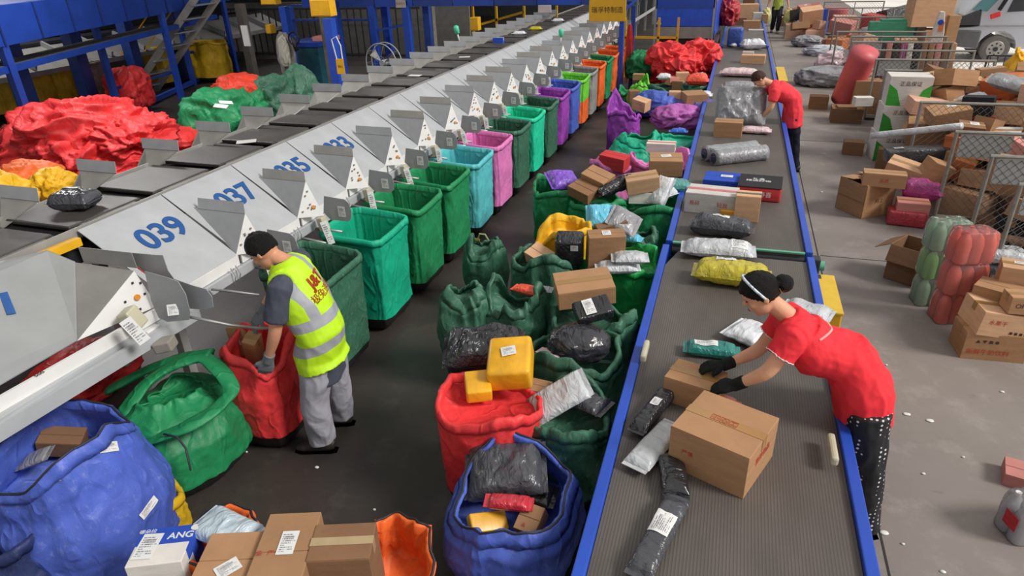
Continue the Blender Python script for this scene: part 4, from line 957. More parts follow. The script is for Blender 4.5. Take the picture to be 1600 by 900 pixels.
ML('white crumpled mailer on the dark green mesh sack', 1038, 120, .72, 19, (1, 1, .5), 0, mat=F_WHT, seed=79)
CT('pinkish carton beside the white crumpled mailer', 1050, 126, .66, 16, (1, 1, .7), 35, mat=C_PNK, tape=False)
CT('small brown carton at the foot of the red sack heap', 1066, 120, .72, 19, (1, .8, .7), 10, mat=BROWNL, tape=False)
CT('lower small brown carton in front of the red sack heap', 1060, 133, .60, 17, (1, .8, .8), -10, mat=BROWN, tape=False)
SK('small dark green sack at the foot of the bridge post', G_MID, 985, 142, .40, 34, 1.0, n=2.3, seed=80, wave=.05, fold=0.037, depth=.08)
CT('dark brown round-cornered parcel in the purple sack', 990, 150, .62, 17, (.9, 1, 1), 20, mat=BROWND, tape=False)
blob('round green sack behind the lime green one', G_MID, at(1000, 104, .55), (.32, .3, .34), seed=81)
# red heap of empty sacks: several crumpled sacks
for i, (px, py, z, r, sd) in enumerate([(1040, 112, .35, (.55, .5, .42), 1), (1098, 112, .38, (.52, .5, .46), 2), (1068, 100, .62, (.66, .5, .42), 3), (1100, 84, .78, (.5, .45, .38), 4), (1050, 88, .78, (.5, .45, .36), 5), (1028, 106, .3, (.4, .4, .34), 6)]):
    blob('bright red empty sack crumpled in the tall heap before the hopper', RED, at(px-6, py+4, z), (r[0]*.86, r[1]*.86, r[2]*.9), yaw=i*.7, seed=90+i, amp=.34, fine=.65, group='red empty sacks in the tall heap', sub=6)
# ================================================================== PARCELS ON THE CONVEYOR
B = .70
bigc = CT('biggest brown carton on the conveyor, with red lettering in boxes on its top', 1129, 690, None, 117, (1, .95, .62), -22, z0=B, mat=BROWN, tape=True, tapem=plain('pale_tape', 'a88052', .25),
   prints=[('right', 0, .1, .045, '易碎物品', REDP), ('front', -.25, .0, .03, '严禁', REDP)])
rt_, d_, c_ = bigc
for i, ch_ in enumerate('小心工'):
    u = -.05+i*.045
    fr = MB(); s_ = .019
    for q in (((-s_, -s_), (s_, -s_)), ((s_, -s_), (s_, s_)), ((s_, s_), (-s_, s_)), ((-s_, s_), (-s_, -s_))):
        fr.bar((u+q[0][0], q[0][1]-.0, d_[2]/2+.0058), (u+q[1][0], q[1][1]-.0, d_[2]/2+.0058), .0018, .001)
    fr.build('print_frame', REDP, rt_)
    text(ch_, .032, REDP, rt_, frameM((u, 0, d_[2]/2+.0062), (1, 0, 0), (0, 1, 0)), 'print', ext=.0003)
CT('brown carton under the woman\'s black gloves, with dark print', 1086, 604, None, 78, (1, .75, .55), -16, z0=B, mat=BROWN, tape=True, prints=[('top', .22, .28, .016, '■■ ■■', DKP)])
ML('teal film packet with white waybill, in front of the woman', 1112, 546, None, 72, (1, .46, .28), 3, z0=B, mat=F_TEAL, seed=101, lab=(-.25, .1, .48, .22), full=1.4)
ML('crinkled white plastic mailer under the woman\'s far arm', 1172, 520, None, 68, (.8, 1, .3), -30, z0=B, mat=F_WHT, seed=102)
ML('crumpled clear white plastic mailer behind the woman\'s shoulder', 1262, 485, None, 62, (1, .7, .35), -20, z0=B, mat=F_SIL, seed=103)
ML('small pale packet under the woman\'s near glove', 1131, 628, None, 36, (1, .6, .5), -10, z0=B, mat=C_PNK, seed=104)
ML('long black wrapped strip lying left of the gloved cartons', 1022, 640, None, 118, (1, .24, .2), 72, z0=B, mat=F_BLK, seed=105, lab=(.1, .0, .16, .12), full=1)
ML('creased silver mailer strip beside the biggest carton', 1024, 695, None, 118, (1, .36, .2), 68, z0=B, mat=F_SIL, seed=106)
ML('black crinkled pouch above the long clear one', 1052, 742, None, 84, (1, .5, .3), 100, z0=B, mat=F_BLK, seed=107)
ML('long clear and black pouch with a white waybill, at the bottom of the conveyor', 1030, 835, None, 165, (1, .26, .18), 76, z0=B, mat=F_CHAR, seed=108, lab=(.15, 0, .3, .2))
ML('olive yellow plastic mailer with a white label on the conveyor', 1143, 427, None, 104, (1, .48, .32), -2, z0=B, mat=F_YEL, seed=109, lab=(-.2, .45, .28, .12), full=.8)
ML('silver plastic mailer with white label end, behind the olive yellow one', 1122, 389, None, 100, (1, .46, .24), 2, z0=B, mat=F_SIL, seed=110, lab=(.6, .0, .24, .34), full=.6)
ML('black plastic mailer with a small label, behind the silver one', 1127, 353, None, 88, (1, .42, .32), -5, z0=B, mat=F_CHAR, seed=111, lab=(-.05, .2, .28, .1), full=1.2)
CT('small yellow tape-edged packet behind the black mailer', 1141, 333, None, 30, (1, .4, .4), -3, z0=B, mat=F_YPK, tape=False, flap=-1, nm='wrapped_parcel', cat='parcel')
CT('white box wrapped in red printed tape on the conveyor', 1112, 312, None, 72, (1, .62, .42), -6, z0=B, mat=C_WHT, tapem=plain('red_tape', 'c4696a', .4), prints=[('front', -.3, 0, .05, '易碎', REDP), ('front', .25, 0, .05, '轻放', REDP)])
CT('small brown carton with dark tape right of the white and red box', 1168, 322, None, 35, (1, .8, 1.1), -3, z0=B, mat=BROWNL, tapem=plain('dark_tape', '4a5040', .4))
CT('flat blue and dark green printed box behind the white and red one', 1129, 284, None, 54, (1, .85, .3), -4, z0=B, mat=C_BLU, tape=False, lab=('top', .1, .05, .12, .07), prints=[('front', 0, 0, .03, '▪▪▪▪▪', WHITE)])
bb, dd, cc = CT('large flat red box with a black lettered top on the conveyor', 1187, 294, None, 62, (1, 1.0, .34), -4, z0=B, mat=C_RED, tape=False, flap=-1, prints=[('front', 0, .0, .06, '福禄寿喜', WHITE)])
MB().box((0, 0, dd[2]/2+.002), (dd[0]-.002, dd[1]-.002, .006)).build('black_top', C_BLK, bb)
text('礼盒\n精选好物', .06, WHITE, bb, frameM((-.02, .03, dd[2]/2+.0055), (1, 0, 0), (0, 1, 0)), 'lettering')
# film-wrapped twin roll
p = on(1148, 239, B, .16); tr = thing('wrapped_roll_pair', 'pair of rolls wrapped in grey film lying across the conveyor', 'wrapped rolls', p, (0, 0, R(32)))
tr.scale = (.92, 1.2, 1.2)
for s in (-1, 1):
    pts = [(-.36+.03*k*0+.72*k/14, s*.085, .0) for k in range(15)]
    MB().tube(pts, [.075+.008*noise.noise(Vector((k*.9, s, 0))) for k in range(15)], 18).build('roll', F_GRY, tr, smooth=True)
    MB().cyl((-.362, s*.085, 0), (-.37, s*.085, 0), .05, 16).build('roll_end', F_BLK, tr)
MB().box((0, 0, .055), (.66, .1, .03)).build('film_wrap', F_CLR, tr, bevel=.01)
CT('brown carton beside the pink packet, in front of the grey bag', 1138, 200, None, 40, (1, .7, .55), -3, z0=B, mat=BROWN)
ML('pink and white printed packet in front of the bending woman', 1181, 203, None, 40, (1, .55, .25), -3, z0=B, mat=F_PNK, seed=112)
ML('big grey plastic bag the bending woman is handling', 1157, 167, .90, 70, (1, .95, .5), 5, rot=(50, 0, 3), mat=F_GRY, seed=113, full=.9)
ML('grey mottled mailer beside the bending woman\'s head', 1155, 134, None, 46, (1, .6, .25), 3, z0=B, mat=F_GRY, seed=114)
ML('pale pinkish mailer, farthest under the bending woman', 1155, 113, None, 52, (1, .5, .22), -4, z0=B, mat=F_PNK, seed=115, lab=(.85, 0, .12, .3))
ML('small white waybill packet lying by the bending woman\'s face', 1183, 142, None, 22, (.7, 1, .25), -20, z0=B, mat=F_WHT, seed=116)
CT('flat kraft packet on the far conveyor', 1177, 92, None, 34, (1, .5, .35), -5, z0=B, mat=BROWNL, tape=False)
CT('small striped box on the flat kraft packet', 1169, 84, None, 16, (1, .7, .4), -5, z0=B+.12, mat=C_WHT, tapem=plain('red_tape', 'c4696a', .4))
ML('white puffy mailer near the blue wrapped box', 1176, 69, None, 32, (1, .7, .45), 12, z0=B, mat=F_WHT, seed=117)
ML('thin white mailer leaning on the blue wrapped box', 1153, 70, None, 24, (1, .4, .3), 30, z0=B, mat=F_SIL, seed=118)
CT('tall blue film-wrapped box on the far conveyor', 1149, 58, None, 20, (1, 1, 1.3), -5, z0=B, mat=film('blue_wrap', '2a4c9e', .25), tape=False, flap=-1, nm='wrapped_parcel', cat='parcel')
for px, py, w, abc, l, m_ in ((1174, 38, 24, (1, .6, .45), 'flat brown carton beyond the white paper on the far conveyor', BROWN), (1181, 47, 22, (1, .5, .1), 'white paper parcel on the far conveyor', C_WHT), (1184, 26, 14, (1, .8, .8), 'white-fronted carton in front of the large far carton', C_WHT),
    (1168, 18, 28, (1, .6, .7), 'large brown carton on the far conveyor', BROWNL), (1155, 33, 20, (1, .8, .5), 'dark brown parcel left of the flat carton on the far conveyor', BROWND), (1170, 4, 16, (1, .7, .6), 'dark brown carton cut by the top edge, on the far conveyor', BROWND), (1195, 28, 10, (.8, 1, 1), 'small brown carton on the edge of the far conveyor', BROWN)):
    CT(l, px, py, None, w, abc, 3, z0=.72, mat=m_, tape=False)
# on the sorter trays
def onS(px, py, h): return at(px, py, 1.50+h/2)
mailer('black mailer with a white label riding the nearest sorter tray', onS(118, 312, .12), (.27, .2, .13), R(12), mat=F_CHAR, seed=120, full=1.3, lab=(-.35, .55, .13, .05))
carton('small blue carton on a far sorter tray', onS(779, 63, .08), (.18, .14, .09), .1, mat=C_BLU, tapem=WHITE)
for i, (px, py) in enumerate(((648, 118), (726, 89), (385, 221))):
    o = MB().box((0, 0, 0), (.17, .11, .004)).build('paper_slip', WHITE, None, loc=at(px, py, 1.506), rot=(0, 0, .3*i))
    tag(o, ['white paper slip on the sorter tray before the cage fan', 'white paper slip on a far sorter tray', 'white paper slip on the tray left of the stencilled 7'][i], 'paper')
blobm = [('crumpled white scrap on a far sorter tray', 811, 52, F_WHT), ('yellowish packet on a far sorter tray', 837, 45, F_YEL), ('white packet on the farthest visible sorter tray', 872, 32, F_WHT)]
for l, px, py, m_ in blobm: mailer(l, onS(px, py, .05), (.24, .16, .09), .2, mat=m_, seed=px, res=16)
for px, py, yy, l in ((303, 52, 0, 0),): pass
for i, (px, py) in enumerate(((718, 58), (876, 62))):
    t = thing('marker_brush', ['green topped marker brush standing on the left chute edge', 'green topped marker brush standing on the right chutes'][i], 'brush', (at(px, py+8, 1.62 if i == 0 else 1.45)), (R(8), R(-8 if i == 0 else 4), 0))
    MB().cyl((0, 0, 0), (0, 0, .14), .012, 10).build('handle', WHITE, t, smooth=True); MB().tube([(0, 0, .13), (0, 0, .15), (0, 0, .25), (0, 0, .27)], [.014, .04, .045, .02], 12).build('head', plain('mint_brush', '57c9a0', .5), t, smooth=True)
# ================================================================== RIGHT SIDE: CAGES AND PILES
GALV = plain('fence_steel', '8f8c84', .45, .3, nsc=20); WIRE = plain('fence_wire', '7d7b76', .45, .4); BOARD = plain('grey_board', 'b4b6b4', .5, var=.05)
_wire = {}
def fence(y, x0, w, h, label, board=True, yaw=0):
    r = thing('wire_panel', label, 'wire fence panel', (x0, y, 0), (0, 0, R(yaw)), 'chain link cage panels')
    MB().tube([(0, 0, 0), (0, 0, h)], .021, 8).build('post', GALV, r); MB().tube([(w, 0, 0), (w, 0, h)], .021, 8).build('post', GALV, r)
    MB().tube([(-.02, 0, h), (w+.02, 0, h)], .02, 8).build('top_rail', GALV, r); MB().tube([(0, 0, .08), (w, 0, .08)], .014, 8).build('bottom_rail', GALV, r)
    MB().tube([(w*.52, 0, .08), (w*.52, 0, h)], .013, 8).build('centre_bar', GALV, r)
    MB().box((w/2, 0, .02), (w, .06, .04)).build('base_channel', DARK, r)
    key = (w, h)
    if key not in _wire:
        b = MB(); c = .085; nx = int(w/c); nz = int((h-.08)/(c*.5))
        for i in range(nx+1):
            pts = []
            for k in range(nz+1):
                x = (i+(.5 if k % 2 else 0))*c; pts.append((min(x, w), .004*(1 if k % 2 else -1), .08+k*c*.5))
            b.tube(pts, .0036, 4, False)
            pts = [(min(max((i+1-(.5 if k % 2 else 0))*c, 0), w), -.004*(1 if k % 2 else -1), .08+k*c*.5) for k in range(nz+1)]
            if i < nx: b.tube(pts, .0036, 4, False)
        o = b.build('chain_link', WIRE, r, fix=False); _wire[key] = o.data
    else:
        o = bpy.data.objects.new('chain_link', _wire[key]); C.objects.link(o); o.parent = r
    if board: MB().box((.30, .012, h-.15), (.5, .008, .25)).build('board', BOARD, r)
    return r
FN = [(6.55, 2.47, 'nearest'), (7.45, 2.50, 'second'), (8.4, 2.42, 'third'), (9.96, 2.38, 'fourth'), (11.4, 2.3, 'fifth'), (12.45, 2.36, 'sixth'), (13.6, 2.39, 'seventh'), (14.76, 2.38, 'eighth'), (15.95, 2.3, 'ninth'), (16.85, 2.4, 'tenth'), (17.75, 2.2, 'eleventh'), (21.1, 2.5, 'twelfth'), (23.9, 2.6, 'thirteenth'), (26.3, 2.7, 'farthest')]
for i, (y, x, nmx) in enumerate(FN):
    fence(y, x, 1.8 if i not in (3,) else 2.4, 1.05, nmx+' chain link cage panel on the right, counted from the camera', board=i in (0, 1, 2, 4, 5, 6, 8))
A_ = 17
CTG = lambda *a, **k: CT(*a, **k)
open_carton('big open-topped brown carton standing on the concrete, front of the cage pile', on(1352, 305, 0, .40)-Vector((0, 0, 0)), (.44, .42, .40), R(-56), BROWN, prints=[('right', 0, 0, .06, '向上', DKP)], flaps=(-70, -84, -80, 177))
CTG('long brown carton with red print lying on the big open carton', 1381, 279, None, 58, (1, .45, .35), -6, z0=.40, mat=BROWN, prints=[('front', 0, 0, .05, '品质', REDP)])
CTG('red shrink-wrapped tray on the floor right of the big open carton', 1416, 338, None, 52, (1, .6, .45), -8, z0=0, mat=film('red_wrap', 'b03040', .3), tape=False, flap=-1, nm='wrapped_parcel', cat='parcel')
ML('magenta plastic packet above the red wrapped tray', 1440, 298, .32, 52, (1, .7, .6), -12, mat=F_MAG, seed=201, full=1.1)
CTG('pinkish brown carton under the magenta packet', 1425, 322, None, 44, (1, .7, .4), -5, z0=.14, mat=C_PNK)
CTG('tan carton with printed side leaning above the magenta packet', 1416, 268, .42, 56, (1, .6, .45), -20, rot=(10, 12, -22), mat=BROWNL, prints=[('front', 0, 0, .06, '包装', DKP)])
CTG('rounded brown parcel between the tan and the orange cartons', 1461, 268, .48, 36, (1, .8, .9), 25, rot=(10, 20, 20), mat=BROWN, tape=False)
CTG('orange carton standing tilted behind the third cage panel', 1503, 263, .50, 36, (.8, .6, 1), -20, rot=(18, 14, -20), mat=C_ORG)
CTG('long black film-wrapped parcel with white label, on the cage pile', 1433, 240, .52, 92, (1, .3, .22), 2, rot=(0, -4, 8), mat=F_CHAR, tape=False, flap=-1, lab=('top', -.3, 0, .11, .06), nm='wrapped_parcel', cat='parcel')
CTG('dark brown upright carton under the foam tube', 1380, 248, None, 22, (.8, .8, 1.4), -10, z0=0, mat=BROWND)
CTG('dark low carton on the floor left of the upright one', 1333, 230, None, 28, (1, .8, .7), -6, z0=0, mat=BROWND, tape=False)
ft = MB(); a, b = at(1362, 212, .62), at(1503, 197, .95); ft.tube([a.lerp(b, i/8) for i in range(9)], .042, 14)
tag(ft.build('foam_tube', F_WHT, smooth=True), 'long white foam tube resting across the cage pile', 'tube')
gb = at(1388, 246, 0)
for i in range(3):
    dd = (.54, .42, .40)
    rr = carton(['green and white printed carton, bottom of the three in a column', 'green and white printed carton, middle of the three in a column', 'green and white printed carton, topmost of the three in a column'][i], (gb.x+.02*i, gb.y, .2+i*.405), dd, R(4-i*3), mat=C_WHT, tape=False)
    for s in (-1, 1):
        MB().prism([(s*dd[0]/2, -dd[2]/2), (s*dd[0]*.14, -dd[2]/2), (s*dd[0]*.3, dd[2]*.05), (s*dd[0]/2, dd[2]*.25)], -dd[1]/2-.004, -dd[1]/2-.001).build('green_panel', C_GRN, rr)
    text('正品保证', .07, DKP, rr, frameM((0, -dd[1]/2-.002, dd[2]*.25), (1, 0, 0), (0, 0, 1)), 'print')
rp_ = MB(); a, b = PY(1318, 158, 14.6), PY(1352, 80, 14.2); a.z = .14
rp_.tube([a.lerp(b, i/10) for i in range(11)], .24, 24)
rr = tag(rp_.build('carpet_roll', plain('red_roll', 'c4555a', .5, nsc=3), smooth=True), 'thick red wrapped roll leaning against the cages', 'roll')
CTG('brown upright carton tight behind the leaning red roll', 1352, 150, None, 34, (1, .8, 1.3), 0, z0=0, mat=BROWN)
CTG('white flat carton right of the foot of the red roll', 1348, 158, .42, 26, (1, .6, .5), 10, mat=C_WHT, tape=False)
CTG('brown carton at the foot of the red roll', 1322, 178, None, 42, (1, .8, .5), -3, z0=0, mat=BROWND); CTG('upper brown carton on the carton at the foot of the red roll', 1321, 172, None, 26, (1, .8, .5), 4, z0=.13, mat=BROWND, tape=False)
CTG('small dark carton alone on the concrete left of the red roll', 1279, 159, None, 26, (1, .8, .7), -3, z0=0, mat=BROWND, tape=False)
blob('grey plastic bag pile left of the red roll, lying on the concrete', F_GRY, at(1296, 122, .15), (.7, .45, .25), seed=210, nm='plastic_bag', cat='bag')
blob('pale patterned bag behind the grey bag pile', F_PNK, at(1305, 100, .22), (.45, .35, .3), seed=211, nm='plastic_bag', cat='bag')
blob('white sack lying on the concrete, nearer of the two', F_WHT, at(1288, 80, .1), (.55, .35, .16), seed=212, nm='plastic_bag', cat='bag')
blob('grey wrapped bale lying on the concrete behind the white sack', F_GRY, at(1262, 65, .14), (.45, .3, .18), seed=213, nm='plastic_bag', cat='bag')
CTG('small brown and blue parcel right of the grey bale', 1285, 67, None, 14, (1, .8, .8), 0, z0=0, mat=BROWN); CTG('blue parcel right of the small brown one', 1299, 68, None, 18, (1, .7, .6), 0, z0=0, mat=C_BLU, tape=False)
# random piles inside the cages
rn = random.Random(11)
C_TPK = card('tan_pink', 'cfa48c')
PAL = [BROWN]*6+[BROWNL]*6+[BROWND]*3+[C_TPK]*5+[C_WHT]*2+[C_ORG, C_BLU, C_BLK, F_SIL, F_GRY, F_WHT, C_RED, C_PNK, F_BLK]
def pile(x0, x1, y0, y1, top, n, where, lo=.24, hi=.46):
    hm = {}
    def cells(x, y, r):
        k = int(r/.06)+1; cx, cy = int(x/.06), int(y/.06)
        return [(cx+i, cy+j) for i in range(-k, k+1) for j in range(-k, k+1) if (i*.06)**2+(j*.06)**2 <= r*r]
    for i in range(n):
        w = rn.uniform(lo, hi); d = (w, w*rn.uniform(.55, .9), w*rn.uniform(.35, .75)); m_ = rn.choice(PAL)
        best = None
        for _ in range(7):
            x, y = rn.uniform(x0, x1), rn.uniform(y0, y1); r_ = math.hypot(d[0], d[1])*.40
            h = max(hm.get(c, 0) for c in cells(x, y, r_)); cost = h+.35*max(0, x0+.35-x)*top*2
            if best is None or cost < best[0]: best = (cost, x, y, h, r_)
        _, x, y, h, r_ = best
        if h > top*1.3: continue
        tl = 0 if h < .02 else 1
        rot = (R(rn.uniform(-17, 17)*tl), R(rn.uniform(-17, 17)*tl), R(rn.uniform(-60, 60)))
        ex = tl*(.5*d[0]*abs(math.sin(rot[1]))+.5*d[1]*abs(math.sin(rot[0])))
        z = h+d[2]/2+.4*ex
        for c in cells(x, y, r_*.9): hm[c] = max(hm.get(c, 0), h+d[2]+.25*ex)
        if m_ in (F_SIL, F_GRY, F_WHT): mailer('plastic mailer lying among the cartons '+where, (x, y, z), (w*1.2, w*.8, w*.35), rot[2], rot, mat=m_, seed=i, res=20, group='mailers '+where)
        else: carton(('tumbled parcel carton in the pile '+where), (x, y, z), d, 0, rot, mat=m_, tape=rn.random() < .6, tapem=rn.choice([TAPE, plain('pale_tape', 'a88052', .25)]), lab=(('top', .1, .1, min(.1, w*.4), min(.07, w*.28)) if rn.random() < .35 else None), group='cartons '+where)
pile(2.75, 4.3, 6.75, 7.3, .3, 16, 'between the first and second cage panels', .2, .36)
pile(2.75, 4.4, 7.65, 8.25, .6, 32, 'between the second and third cage panels')
pile(2.6, 4.6, 8.65, 9.75, .75, 62, 'between the third and fourth cage panels')
pile(2.6, 4.7, 10.2, 11.2, .8, 60, 'between the fourth and fifth cage panels', .26, .52)
pile(2.6, 4.3, 11.65, 12.25, .8, 34, 'between the fifth and sixth cage panels', .26, .5)
pile(2.65, 4.2, 12.7, 13.4, .65, 26, 'between the sixth and seventh cage panels', .26, .5)
pile(2.6, 4.2, 13.8, 15.0, .4, 16, 'between the seventh and ninth cage panels', .26, .5)
pile(2.6, 4.2, 18.0, 19.0, .5, 16, 'beyond the eleventh cage panel', .3, .6)
pile(2.8, 4.8, 22, 26, .8, 34, 'at the far end of the bay', .35, .75)
pile(1.75, 2.7, 24.5, 31, .8, 26, 'beside the walking man', .35, .75)
# pink and brown garment-like strips / curtains in far cages
for i in range(11):
    x = 2.95+.13*i; m_ = [C_BLK, C_PNK, C_BLK, F_MAG, C_WHT, C_BLK, BROWND, BROWN, C_PNK, BROWND, BROWN][i]
    carton(['dark', 'pink', 'second dark', 'magenta', 'white', 'third dark', 'dark brown', 'mid brown', 'dull pink', 'second dark brown', 'rightmost mid brown'][i]+' upright bundle standing in the ninth cage bay', (x, 16.4, .5), (.11, .2, 1.0), 0, (0, R(-3), 0), mat=m_, tape=False, flap=-1, nm='upright_bundle', cat='bundle', group='upright bundles in the ninth cage bay')
gm = MB().box((0, 0, .55), (1.0, .25, 1.1)).box((.2, .1, 1.12), (.9, .3, .05)).build('crate_stack', plain('crate_green', '3f9a78', .5), loc=(3.6, 19.5, 0), bevel=.01)
tag(gm, 'green plastic crate stack behind the far cage panels', 'crates')
# carton tower by the van
for px, py, w, abc, z0, l, m_ in ((1453, 12, 58, (1, .6, 1.0), 1.0, 'large pink-brown carton on top of the tower by the van', BROWNL), (1462, 45, 40, (1, .8, 1.5), 0, 'tall plain carton under the top one of the tower by the van', BROWNL), (1484, 36, 24, (.7, .6, 3.4), 0, 'narrow upright folded carton beside the tower', BROWN)):
    c = PY(px, py, 19.5); s = scale(c); L_ = w/s; carton(l, (c.x, 19.5 if m_ is BROWNL else 19.3, z0+L_*abc[2]/2), (L_*abc[0], L_*abc[1], L_*abc[2]), R(10), mat=m_, tape=False)
pc = MB().box((0, 0, 2.0), (.34, .3, 4.0)).box((0, 0, .1), (.4, .36, .2)).build('trim_2', plain('column_white', 'd9d6cf', .6), loc=(5.15, 21.0, 0)); pc['kind'] = 'structure'
db = thing('detergent_bag', 'upright bag with blue and orange print in front of the carton tower', 'bag', (4.42, 18.6, 0)); dz = .45
MB().prism([(-.14, dz), (.14, dz), (.13, dz+.5), (.04, dz+.95), (-.06, dz+.95), (-.12, dz+.5)], -.06, .06).build('bag_body', C_WHT, db, bevel=.02)
MB().box((0, 0, dz+.1), (.30, .135, .26)).build('blue_print', C_BLU, db); MB().box((.03, -.062, dz+.62), (.1, .01, .2)).build('orange_print', C_ORG, db); MB().cyl((0, -.06, dz+.72), (0, -.07, dz+.72), .06, 14).build('blue_spot', C_BLU, db)
MB().box((0, 0, dz/2), (.26, .2, dz)).build('stand', BROWN, db)
# ------------------------------------------------------------------ van
vy = 20.6
van = thing('cargo_van', 'silver cab-over delivery van with a dark bumper parked outside the bay', 'van', (5.8, vy, 0))
def VP(px, py, y=vy): p = PY(px, py, y); return (p.x-5.8, p.z)
SILV = plain('van_silver', 'c3c6cf', .25, .2, nsc=1, var=.03); GLS = plain('van_glass', '5f8f95', .08, .0, var=.05)
wc = VP(1555, 77); gr = .33; off = gr-wc[1]
def VZ(px, py): a = VP(px, py); return (a[0], a[1]+off)
side = [VZ(1490, 28), VZ(1498, 58), VZ(1522, 68)]
arc = [(wc[0]+.43*math.cos(R(a)), gr+.43*math.sin(R(a))) for a in range(180, -1, -15)]
prof_ = [(VZ(1490, 50)[0], .42), (wc[0]-.62, .34), (wc[0]-.45, .34)]+arc+[(wc[0]+.5, .34), (wc[0]+2.6, .34), (wc[0]+2.6, 1.75), (VZ(1532, 0)[0]+.25, 1.8), (VZ(1498, 30)[0], 1.0), (VZ(1491, 40)[0], .8)]
MB().prism(prof_, 0, 1.6).build('cab_body', SILV, van, bevel=.03)
bx0 = VZ(1490, 50)[0]
MB().prism([(bx0-.04, .40), (bx0+.62, .34), (bx0+.62, .78), (bx0-.04, .80)], -.03, 1.63).build('bumper', plain('bumper_grey', '5b5d60', .5), van, bevel=.04)
MB().prism([(bx0+.02, .82), (bx0+.12, 1.12), (bx0+.50, 1.3), (bx0+.55, .86)], -.012, 1.6).build('front_panel', plain('headlamp_grey', '44464a', .3), van, bevel=.02)
MB().prism([(bx0+.28, 1.25), (bx0+.62, 1.72), (bx0+.95, 1.72), (bx0+.62, 1.22)], -.012, .02).build('side_glass', GLS, van)
MB().prism([(bx0+1.05, 1.2), (bx0+1.15, 1.7), (bx0+1.9, 1.7), (bx0+1.9, 1.25)], -.012, .02).build('door_window', plain('cab_dark', '3a3d42', .3), van)
MB().box((bx0+.88, -.12, 1.38), (.08, .1, .28), Euler((0, R(20), 0)).to_matrix()).build('wing_mirror', BLACK, van, bevel=.02)
MB().box((bx0+.78, -.14, 1.14), (.22, .05, .12), Euler((0, R(-20), 0)).to_matrix()).build('red_ribbon', RED, van, bevel=.02)
MB().box((wc[0]+.1, -.006, .88), (2.6, .012, .03)).build('side_moulding', SHEET, van)
MB().box((bx0+1.75, -.01, 1.12), (.16, .02, .03)).build('door_handle', BLACK, van)
text('053', .13, plain('van_letters', '6a6a70', .5), van, frameM((bx0+1.6, -.004, 1.0), (1, 0, 0), (0, 0, 1)), 'door_number')
for yy in (.0, 1.35):
    w_ = MB(); w_.tube([(wc[0], yy+.01, gr), (wc[0], yy+.04, gr), (wc[0], yy+.19, gr), (wc[0], yy+.22, gr)], [.28, .33, .33, .28], 36); wo = w_.build('wheel', plain('tyre', '6a6764', .8), van, smooth=False)
    MB().tube([(wc[0], yy-.0, gr), (wc[0], yy+.02, gr)], [.19, .21], 28).build('rim', plain('rim_grey', 'a9a59f', .4, .3), wo); MB().cyl((wc[0], yy-.02, gr), (wc[0], yy, gr), .055, 16).build('hub', DARK, wo)
    hb = MB()
    for a in range(0, 360, 45): hb.cyl((wc[0]+.13*math.cos(R(a)), yy-.006, gr+.13*math.sin(R(a))), (wc[0]+.13*math.cos(R(a)), yy, gr+.13*math.sin(R(a))), .022, 10)
    hb.build('rim_holes', DARK, wo)
MB().box((wc[0], .8, .42), (.5, 1.2, .25)).build('underbody', BLACK, van)
# dark shutter post at the right edge
sp_ = thing('roller_shutter', 'dark ribbed shutter panel with black post at the right edge', 'shutter', (6.15, 16.6, 0))
MB().box((0, 0, 1.3), (.09, .1, 2.6)).build('post', plain('black_post', '22252c', .4), sp_)
sl = MB()
for i in range(26): sl.box((.9, .05, .05+i*.1), (1.7, .03, .085))
sl.build('shutter_slats', plain('shutter_grey', '3a3d42', .5), sp_)
sack('amber yellow sack hanging full behind the fourth cage panel at the right edge', YBR, *at(1592, 150, .2)[:2], .95, .34, .3, seed=240, n=2.6, wave=.06, fold=.12, depth=.1, base=False, prof=[(0, .7), (.3, 1.05), (.7, 1.0), (1, .6)])
rk = thing('cage_trolley', 'dark wire trolley frame standing behind the cages near the van wheel', 'trolley', (4.9, 16.4, 0))
for x in (0, .9): MB().bar((x, 0, 0), (x, 0, .75), .03).build('leg', DARK, rk)
MB().bar((0, 0, .75), (.9, 0, .75), .03).build('rail', DARK, rk); MB().box((.45, 0, .3), (.9, .5, .04)).build('deck', DARK, rk)
for i in range(7): MB().bar((.05+i*.13, 0, .3), (.05+i*.13, 0, .75), .014).build('bar', DARK, rk)
